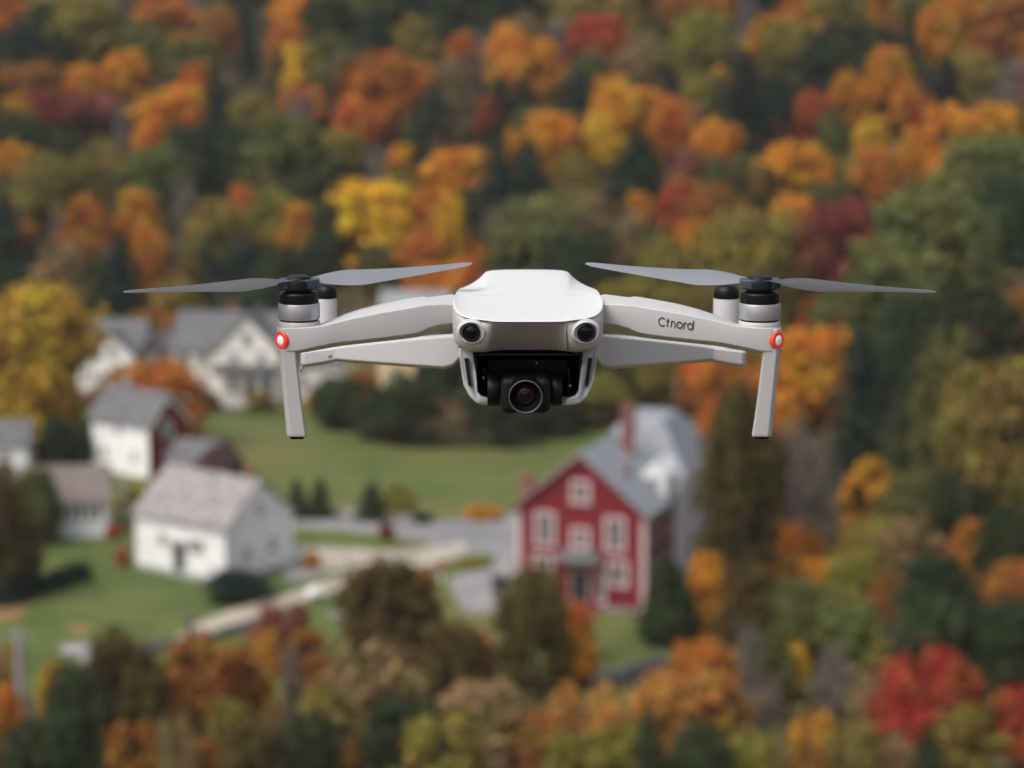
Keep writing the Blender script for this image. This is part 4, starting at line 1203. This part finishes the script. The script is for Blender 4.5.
pan = [[(px, py + dy, Y - .0005) for px, py, Y in r[:4]] for r, dy in ((lip, 1.2), (mid0, 0), (mid1, 0), (mid2, 0), (bot, .6))]  # overlay on the nose recess; its darker colour paints the shade there
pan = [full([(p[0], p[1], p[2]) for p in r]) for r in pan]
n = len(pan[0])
MB().add([v for r in pan for v in r], [(i * n + j, i * n + j + 1, (i + 1) * n + j + 1, (i + 1) * n + j) for i in range(4) for j in range(n - 1)]).build('shaded_nose_face', M['panel'], drone, subsurf=2, solid=.0004)

def disc_lathe(name, prof, c, material, parent, n=40, nrm=None, cap=True):
    o = MB().lathe(prof, (0, 0, 0), 'y', n, cap).build(name, material, parent, smooth=35)
    o.location = c
    if nrm is not None:
        o.rotation_euler = Vector((0, -1, 0)).rotation_difference(Vector(nrm).normalized()).to_euler()
    return o
for sd_ in (-1, 1):
    c = D(471.3, 332.5, 1.2535); c.x *= -sd_
    c = Vector((abs(c.x) * sd_, c.y, c.z))
    nr = (sd_ * .16, -1, -.06)
    e = disc_lathe('vision_sensor', [(.0046, -.002), (.0048, .0010), (.0044, .0016), (.0040, .0008), (.0038, -.001)], c, M['black'], drone, nrm=nr)
    bz = disc_lathe('sensor_bezel', [(.0049, -.002), (.0052, .0005), (.0056, .0008), (.0062, .0000), (.0070, -.0022)], c, M['shell'], drone, nrm=nr)
    bz.scale = (1.18, 1, 1.0)
    disc_lathe('lens', [(.0040, -.001), (.0038, .0004), (.0028, .0011), (.0012, .0015), (.0002, .0016)], (0, 0, 0), M['glass_lens'], e)
    disc_lathe('lens_mount', [(.0045, -.0015), (.0045, .00125), (.0042, .00140), (.0039, .0008)], (0, 0, 0), M['soft_black'], e)

# --- hull behind the nose
prof = [(454, 301), (453.4, 312), (453, 330), (456, 346), (459, 362), (463.5, 386), (474, 401), (488, 405.5), (527.5, 405.5)]
secs = []
for Y, k, lift in ((1.326, 1.0, 0), (1.345, 1.0, 0), (1.38, .97, 0), (1.405, .93, .002), (1.424, .86, .006)):
    half = []
    for px, py in prof:
        v = D(px, py, 1.305)
        half.append(Vector((v.x * k, Y - O.y, min(v.z + (lift if py > 340 else 0), shell_edge(Y) - .0012 - .0004 * (py - 301) * (py < 320)))))
    topz = half[0].z + .0006
    ring = half + [mirror(v) for v in half[-2::-1]] + [Vector((half[0].x * -.6, Y - O.y, topz)), Vector((half[0].x * .6, Y - O.y, topz))]
    secs.append(ring)
MB().loft(secs).build('hull', M['shell'], drone, bevel=.0015, smooth=40)
# side strips between nose and hull
for sd_ in (-1, 1):
    def S(px, py, Y):
        v = D(px, py, Y); return Vector((v.x * (1 if sd_ < 0 else -1), v.y, v.z))
    # flank plate behind the pod
    MB().loft([[S(453.2, 303, 1.300), S(452.8, 324, 1.300), S(455.2, 342, 1.300), S(470, 345, 1.300), S(470, 303, 1.300)],
               [S(453.2, 303, 1.329), S(453.0, 324, 1.329), S(455.5, 344, 1.329), S(470, 346, 1.329), S(470, 303, 1.329)]]).build('flank_panel', M['shell'], drone, bevel=.0008)
    # cheek that guards the gimbal
    out = [(458.5, 347), (460.5, 366), (463.5, 385), (469, 396), (476, 403.2), (492, 405.8), (492, 398.5), (481, 395.5), (478.2, 391), (476, 374), (474, 350)]
    ch = MB().loft([[S(px, py, 1.2745 + (.010 if i in (0, 10) else (.004 if py > 398 else 0))) for i, (px, py) in enumerate(out)], [S(px, py, 1.3275) for px, py in out]]).build('side_fairing', M['shell'], drone, bevel=.0011)
    MB().loft([[S(px, py, 1.2735) for px, py in ((464.2, 358), (468.3, 358), (471.4, 387), (468.2, 385))], [S(px, py, 1.280) for px, py in ((464.2, 358), (468.3, 358), (471.4, 387), (468.2, 385))]]).build('vent_slot', M['soft_black'], ch, bevel=.0003)
# belly lip below the camera, cavity lining
MB().loft([[D(479, 396.5, 1.292), D(479, 404.5, 1.292), mirror(D(479, 404.5, 1.292)), mirror(D(479, 396.5, 1.292))], [D(479, 395, 1.3275), D(479, 405, 1.3275), mirror(D(479, 405, 1.3275)), mirror(D(479, 395, 1.3275))]]).build('belly_plate', M['shell'], drone, bevel=.0008)
MB().loft([[D(476.5, 352.8, 1.3245), D(479, 394.5, 1.3245), mirror(D(479, 394.5, 1.3245)), mirror(D(476.5, 352.8, 1.3245))], [D(476.5, 352.8, 1.3272), D(479, 394.5, 1.3272), mirror(D(479, 394.5, 1.3272)), mirror(D(476.5, 352.8, 1.3272))]]).build('gimbal_recess', M['soft_black'], drone)
MB().loft([[D(477, 353.2, 1.275), mirror(D(477, 353.2, 1.275)), mirror(D(477, 355.5, 1.275)), D(477, 355.5, 1.275)], [D(477, 353.4, 1.3243), mirror(D(477, 353.4, 1.3243)), mirror(D(477, 356, 1.3243)), D(477, 356, 1.3243)]]).build('recess_roof', M['soft_black'], drone)
for sd_ in (-1, 1):
    q = [D(474.6, 354, 1.276), D(477.2, 393, 1.276), D(478.6, 393, 1.276), D(476.4, 354, 1.276)]
    q2 = [D(474.6, 354, 1.324), D(477.2, 394, 1.324), D(479.4, 394, 1.324), D(477.4, 354, 1.324)]
    if sd_ > 0: q, q2 = [mirror(v) for v in q], [mirror(v) for v in q2]
    MB().loft([q, q2]).build('recess_side', M['soft_black'], drone)

# --- gimbal camera
gim = MB()
g0, g1 = D(500.4, 374.5, 1.272), D(550.6, 411.5, 1.272)
gim.box(g0.x, g1.x, 1.263 - O.y, 1.292 - O.y, g1.z, g0.z)
gim = gim.build('gimbal_camera', M['soft_black'], drone, bevel=.0042, seg=4)
for (pa, pb) in ((487.5, 499.8), (551.2, 562)):
    a, c = D(pa, 374.2, 1.276), D(pb, 407.2, 1.276)
    r = (a.z - c.z) / 2
    MB().lathe([(r * .93, 0), (r, .0008), (r, c.x - a.x - .0008), (r * .93, c.x - a.x)], (a.x, 1.279 - O.y, (a.z + c.z) / 2), 'x', 40).build('gimbal_motor', M['black'], gim, smooth=40)
MB().box(D(485, 360, 1.31).x, D(569, 360, 1.31).x, 1.298 - O.y, 1.320 - O.y, D(500, 380, 1.30).z, D(500, 357, 1.30).z).build('gimbal_bracket', M['black'], gim, bevel=.002)
a, c = D(570.5, 366, 1.298), D(574, 394, 1.298)
MB().box(D(566, 366, 1.298).x, D(570.5, 366, 1.298).x, 1.282 - O.y, 1.312 - O.y, D(570, 392, 1.298).z, D(570, 362, 1.298).z).build('gimbal_arm', M['black'], gim, bevel=.0012)
MB().box(D(482, 366, 1.298).x, D(487, 366, 1.298).x, 1.282 - O.y, 1.312 - O.y, D(482, 392, 1.298).z, D(482, 362, 1.298).z).build('gimbal_arm', M['black'], gim, bevel=.0012)
for px, py in ((536.8, 363.2), (570.2, 385.8), (483.5, 378)):
    disc_lathe('screw', [(.0007, -.001), (.0007, .0003), (.0003, .0005)], D(px, py, 1.2815 if px != 536.8 else 1.2975), M['lens_ring'], gim, 12)
lc = D(525.4, 394.2, 1.263)
R = 17.2 * .000524
disc_lathe('lens_barrel', [(R * 1.1, -.004), (R * 1.1, .006), (R * 1.04, .0075), (R * .98, .0075), (R * .9, .0062)], lc, M['black'], gim, 56, None, False)
disc_lathe('lens_rim', [(R * .985, .006), (R * .985, .0082), (R * .955, .0086), (R * .925, .0082), (R * .92, .0062)], lc, M['lens_ring'], gim, 56, None, False)
disc_lathe('lens_cone', [(R * .92, .0068), (R * .66, .0052), (R * .62, .0048), (R * .6, .0020)], lc, M['lens_black'], gim, 56, None, False)
disc_lathe('lens_element', [(R * .62, .0040), (R * .5, .0052), (R * .36, .0058), (R * .34, .0052)], lc, M['lens_red'], gim, 48)
disc_lathe('lens', [(R * .36, .0050), (R * .34, .0056), (R * .22, .0058), (R * .1, .0060), (R * .01, .0060)], lc, M['glass_lens'], gim, 48)

# --- front arms
def front_arm(sd_):
    A = lambda px, py, Y: D(px, py, Y, sd_)
    # (px, top, edge, front bottom, lower bottom, Y front, thickness)
    st = [(458, 295.5, 304.5, 323, 330, 1.303, .024), (451, 294.0, 303.6, 324, 331.5, 1.302, .026), (440, 295.4, 303.6, 325.4, 332.6, 1.300, .026), (428, 297.0, 304.3, 328.8, 334.6, 1.298, .025),
          (422, 296.2, 305.0, 332.0, 336.0, 1.297, .025), (415, 297.0, 306.4, 334.2, 337.4, 1.296, .025), (400, 299.6, 309.0, 336.4, 339.4, 1.294, .024), (380, 303.4, 312.2, 338.8, 341.6, 1.292, .024), (360, 308.6, 316.2, 341.0, 343.8, 1.290, .023), (345, 313.6, 319.4, 342.4, 345.4, 1.289, .023),
          (332, 319.2, 322.8, 344.2, 347.4, 1.2875, .023), (322, 323.0, 325.2, 346.4, 349.4, 1.2865, .023), (312, 324.9, 326.4, 348.4, 351.2, 1.286, .023), (298, 325.8, 327.2, 351.6, 353.4, 1.2855, .024), (287, 326.0, 327.4, 352.4, 354.0, 1.286, .0235),
          (281, 326.1, 327.3, 352.2, 353.6, 1.2885, .020), (277.2, 326.4, 327.4, 351.6, 352.6, 1.292, .015)]
    secs = []
    for px, tp, ed, fb, lb, Y, th in st:
        # rounded section: front edge, front bottom, keel, rear bottom, rear top, crown
        secs.append([A(px, ed + .6, Y), A(px, (ed + fb) / 2, Y - .0004), A(px, fb - .6, Y), A(px, lb, Y + th * .34), A(px, lb - .8, Y + th * .78), A(px, fb - 5, Y + th), A(px, tp + 3, Y + th), A(px, tp + .1, Y + th * .86), A(px, tp + .4 + (ed - tp) * .40, Y + th * .42)])
    arm = MB().loft(secs).build('front_arm', M['shell'], drone, bevel=.0006, seg=2, smooth=30)
    # landing leg
    lg = [(329, 277.6, 300, 1.2862, .016), (346, 278.0, 297.6, 1.2862, .016), (353, 278.6, 296.6, 1.2864, .0155), (358, 279.2, 296.8, 1.2866, .0145), (400, 283.4, 301.6, 1.2875, .0125), (433.5, 286.7, 306.4, 1.2885, .0115), (437, 287.4, 306.6, 1.2888, .011)]
    secs = []
    for py, l_, r_, Y, th in lg:
        secs.append([A(l_, py, Y + th * .35), A(l_ + 3.4, py, Y), A(r_ - 1.2, py, Y), A(r_, py, Y + th * .2), A(r_, py, Y + th), A(l_, py, Y + th)])
    leg = MB().loft(secs).build('landing_leg', M['shell'], arm, bevel=.0007, seg=3)
    secs = []
    for py, e in ((436.9, 2.4), (439.2, 3.2)):
        secs.append([A(287.4 + e, py, 1.2905), A(306.6 - e, py, 1.2905), A(306.6 - e, py, 1.2985), A(287.4 + e, py, 1.2985)])
    MB().loft(secs).build('rubber_foot', M['black'], leg)
    # signal lamp on the chamfered end
    c = A(281.0, 340.2, 1.2876)
    nr = (-1.0 if sd_ < 0 else 1.0, -1, 0)
    ring = disc_lathe('signal_lamp', [(.0049, -.003), (.0049, .0002), (.0046, .0006), (.0028, .0006), (.0026, .0002)], c, M['led_red'], arm, 40, nr)
    disc_lathe('lamp_core', [(.0027, -.001), (.0027, .0006), (.0019, .0011), (.0003, .0012)], (0, 0, 0), M['led_white'], ring, 32)
    # motor
    mc = A(299.2, 325.6, 1.2975)
    zc = lambda py: (A(299.2, py, 1.2975) - mc).z
    r = 21.2 * .000534
    m_ = MB().lathe([(r * .98, zc(328)), (r * 1.0, zc(325.5)), (r * 1.0, zc(321.4)), (r * .96, zc(320.2)), (r * .9, zc(320))], mc, 'z', 48).build('motor', M['shell'], arm, smooth=35)
    MB().lathe([(r * .92, zc(321)), (r * .92, zc(317.6))], mc, 'z', 40).build('motor_gap', M['black'], m_, smooth=35)
    MB().lathe([(r * .92, zc(318.6)), (r * .99, zc(318.2)), (r * 1.0, zc(317.6)), (r * 1.0, zc(304)), (r * .97, zc(302.6)), (r * .9, zc(302))], mc, 'z', 56).build('motor_bell', M['bell'], m_, smooth=35)
    MB().lathe([(r * .94, zc(303)), (r * .95, zc(300.5)), (r * .93, zc(293.5)), (r * .86, zc(292)), (r * .7, zc(291.4)), (r * .62, zc(290.8)), (r * .62, zc(286))], mc, 'z', 48).build('motor_cap', M['black'], m_, smooth=35)
    # propeller
    hub_z = A(299, 283, 1.2975).z
    prop = MB().lathe([(r * .74, zc(289.2)), (r * .8, zc(288.4)), (r * .82, zc(282)), (r * .78, zc(279.4)), (r * .6, zc(278.6)), (r * .55, zc(276.4)), (r * .45, zc(275.6)), (r * .1, zc(275.4))], mc, 'z', 40).build('propeller', M['soft_black'], arm, smooth=35)
    hub = A(299.0, 283.5, 1.2975)
    for s2 in (-1, 1):                                   # -1 the blade towards the outside, +1 towards the body
        dx, dy = (.0922 if s2 > 0 else .0862) * s2, .047 * s2
        dirv = Vector((dx if sd_ < 0 else -dx, dy, 0))
        R_ = dirv.length
        dirv.normalize()
        perp = Vector((0, 0, 1)).cross(dirv)             # horizontal, across the blade
        if perp.y > 0: perp = -perp                      # towards the camera
        ups = 1 if s2 > 0 else -1
        secs = []
        NS = 22
        for i in range(NS + 1):
            t = i / NS
            rr = .006 + (R_ - .006) * t
            ch = .0065 + .0155 * math.exp(-((t - .30) / .22) ** 2) if t < .3 else .0220 - .0165 * ((t - .3) / .7) ** .85
            if t > .95: ch *= 1 - .6 * ((t - .95) / .05) ** 2
            pit = radians(18 - 8 * t if s2 > 0 else 29 - 10 * t) * (1 if t > .12 else .4 + 5 * t)
            sweep = .0025 * (t - .3)
            ctr = hub + dirv * rr + perp * (-.0010 + sweep * (1 if s2 > 0 else -1)) + Vector((0, 0, .0010 + (.0040 if s2 > 0 else .0006) * t * t))
            # near edge lower on the inner blade, higher on the outer one
            cd = (perp * cos(pit) - Vector((0, 0, 1)) * sin(pit) * ups).normalized()
            nn = dirv.cross(cd).normalized()
            if nn.z < 0: nn = -nn
            ring = []
            for u, w in ((-.5, 0), (-.38, .045), (-.1, .075), (.2, .06), (.5, .0), (.2, .005), (-.1, .01), (-.38, -.01)):
                ring.append(ctr + cd * ch * u + nn * (ch * w * .8 + (.00025 if w > .03 else (-.00025 if abs(w) < .02 and abs(u) < .5 else 0))))
            secs.append(ring)
        MB().loft(secs).build('blade', M['blade'], prop, smooth=60)
    # clamp block the blades fold on
    q = []
    for zz in (zc(288), zc(278.6)):
        q.append([mc + Vector((x * r, y * r, zz)) for x, y in ((-.96, -.42), (-.5, -.66), (.5, -.66), (.96, -.3), (.96, .42), (.5, .66), (-.5, .66), (-.96, .3))])
    MB().loft(q).build('hub_clamp', M['dark_paint'], prop, bevel=.0008)
    return arm
arm_l = front_arm(-1)
arm_r = front_arm(1)

# --- lettering on the right arm, strokes following the arm's slope
def lettering():
    def arc(cx, cy, r, a0, a1, n=18, sx=1.0):
        return [(cx + r * sx * cos(radians(a0 + (a1 - a0) * i / n)), cy + r * sin(radians(a0 + (a1 - a0) * i / n))) for i in range(n + 1)]
    strokes = [
        arc(.47, .48, .45, 46, 314),                                           # C
        [(1.12, .02), (1.22, .92)], [(.99, .62), (1.40, .68)],                # t
        [(1.60, .02), (1.68, .70)], arc(1.87, .44, .23, 165, 0, 10) + [(2.12, .02)],   # n
        arc(2.70, .35, .34, 0, 360, 24),                                       # o
        [(3.24, .0), (3.28, .68)], arc(3.50, .42, .24, 160, 62, 8),            # r
        arc(4.06, .34, .33, 0, 360, 24), [(4.43, .0), (4.50, 1.02)],           # d
    ]
    W = .135
    k = 7.75                                                                   # pixels per unit
    b = MB()
    def to3(u, v, Y):
        px = 658.6 + u * k
        py = 325.8 + u * k * .115 - v * k * 1.16
        return P(px, py, Y) - O
    for s_ in strokes:
        n = len(s_)
        L_, R_ = [], []
        for i, p in enumerate(s_):
            a, c = s_[max(i - 1, 0)], s_[min(i + 1, n - 1)]
            if s_[0] == s_[-1] or (abs(s_[0][0] - s_[-1][0]) < 1e-6 and abs(s_[0][1] - s_[-1][1]) < 1e-6):
                a, c = s_[i - 1 if i > 0 else n - 2], s_[i + 1 if i < n - 1 else 1]
            t = Vector((c[0] - a[0], c[1] - a[1])).normalized()
            L_.append((p[0] - t.y * W / 2, p[1] + t.x * W / 2)); R_.append((p[0] + t.y * W / 2, p[1] - t.x * W / 2))
        for i in range(n - 1):
            def Yf(u): return 1.2933 - .0036 * (u / 4.5)
            q = [L_[i], L_[i + 1], R_[i + 1], R_[i]]
            b.loft([[to3(u, v, Yf(u)) for u, v in q], [to3(u, v, Yf(u) + .0012) for u, v in q]])
    b.build('lettering', M['ink'], arm_r)
lettering()

# --- rear arms
def rear_arm(sd_):
    A = lambda px, py, Y: D(px if sd_ < 0 else 527.5 - (527.5 - px) * (.948 + .05 * max(0, (px - 330) / 140)), py, Y, sd_)
    st = [(300.5, 352, 366.4, 1.432, .014), (304, 350.6, 367.4, 1.428, .020), (318, 349, 365.4, 1.427, .024), (333, 347.2, 362.6, 1.426, .024), (336, 346.6, 361.4, 1.425, .022), (348, 345, 362.4, 1.420, .020), (380, 341.6, 364.8, 1.404, .019), (420, 337.6, 367.6, 1.384, .019), (444, 335.6, 369.2, 1.372, .019), (453, 335, 366.6, 1.367, .019), (458, 335, 361, 1.363, .019), (470, 335, 358, 1.36, .019)]
    secs = []
    for px, tp, bt, Y, th in st:
        secs.append([A(px, tp + 1.2, Y), A(px, bt - 2.2, Y), A(px, bt, Y + th * .35), A(px, bt - 1, Y + th * .8), A(px, bt - 4, Y + th), A(px, tp + 1, Y + th), A(px, tp - 1.2, Y + th * .8), A(px, tp - .5, Y + th * .3)])
    arm = MB().loft(secs).build('rear_arm', M['shell'], drone, bevel=.0009, smooth=40)
    if sd_ < 0:
        disc_lathe('screw', [(.0011, -.002), (.0011, .0001), (.0006, .0003)], D(329.8, 355.6, 1.4258), M['bell'], arm, 14)
        MB().tube([D(302, 366, 1.436), D(302.3, 369.5, 1.436), D(301.2, 371.6, 1.436)], [.0011, .0010, .0005], 8).build('latch_hook', M['shell'], arm, smooth=40)
    pm = 327.2 if sd_ < 0 else 725.6
    mc = D(pm, 348, 1.440)
    zc = lambda py: (D(pm, py, 1.440) - mc).z
    r = (10.6 if sd_ < 0 else 13.2) * .000594
    m_ = MB().lathe([(r * 1.05, zc(352)), (r * 1.05, zc(340)), (r, zc(338)), (r, zc(299)), (r * .96, zc(297.6)), (r * .9, zc(297))], mc, 'z', 40).build('motor', M['shell'], arm, smooth=35)
    MB().lathe([(r * .98, zc(298)), (r * 1.0, zc(296)), (r * .98, zc(291)), (r * .86, zc(287)), (r * .6, zc(285)), (r * .1, zc(284.4))], mc, 'z', 40).build('motor_cap', M['black'], m_, smooth=45)
    return arm
rear_arm(-1)
rear_arm(1)
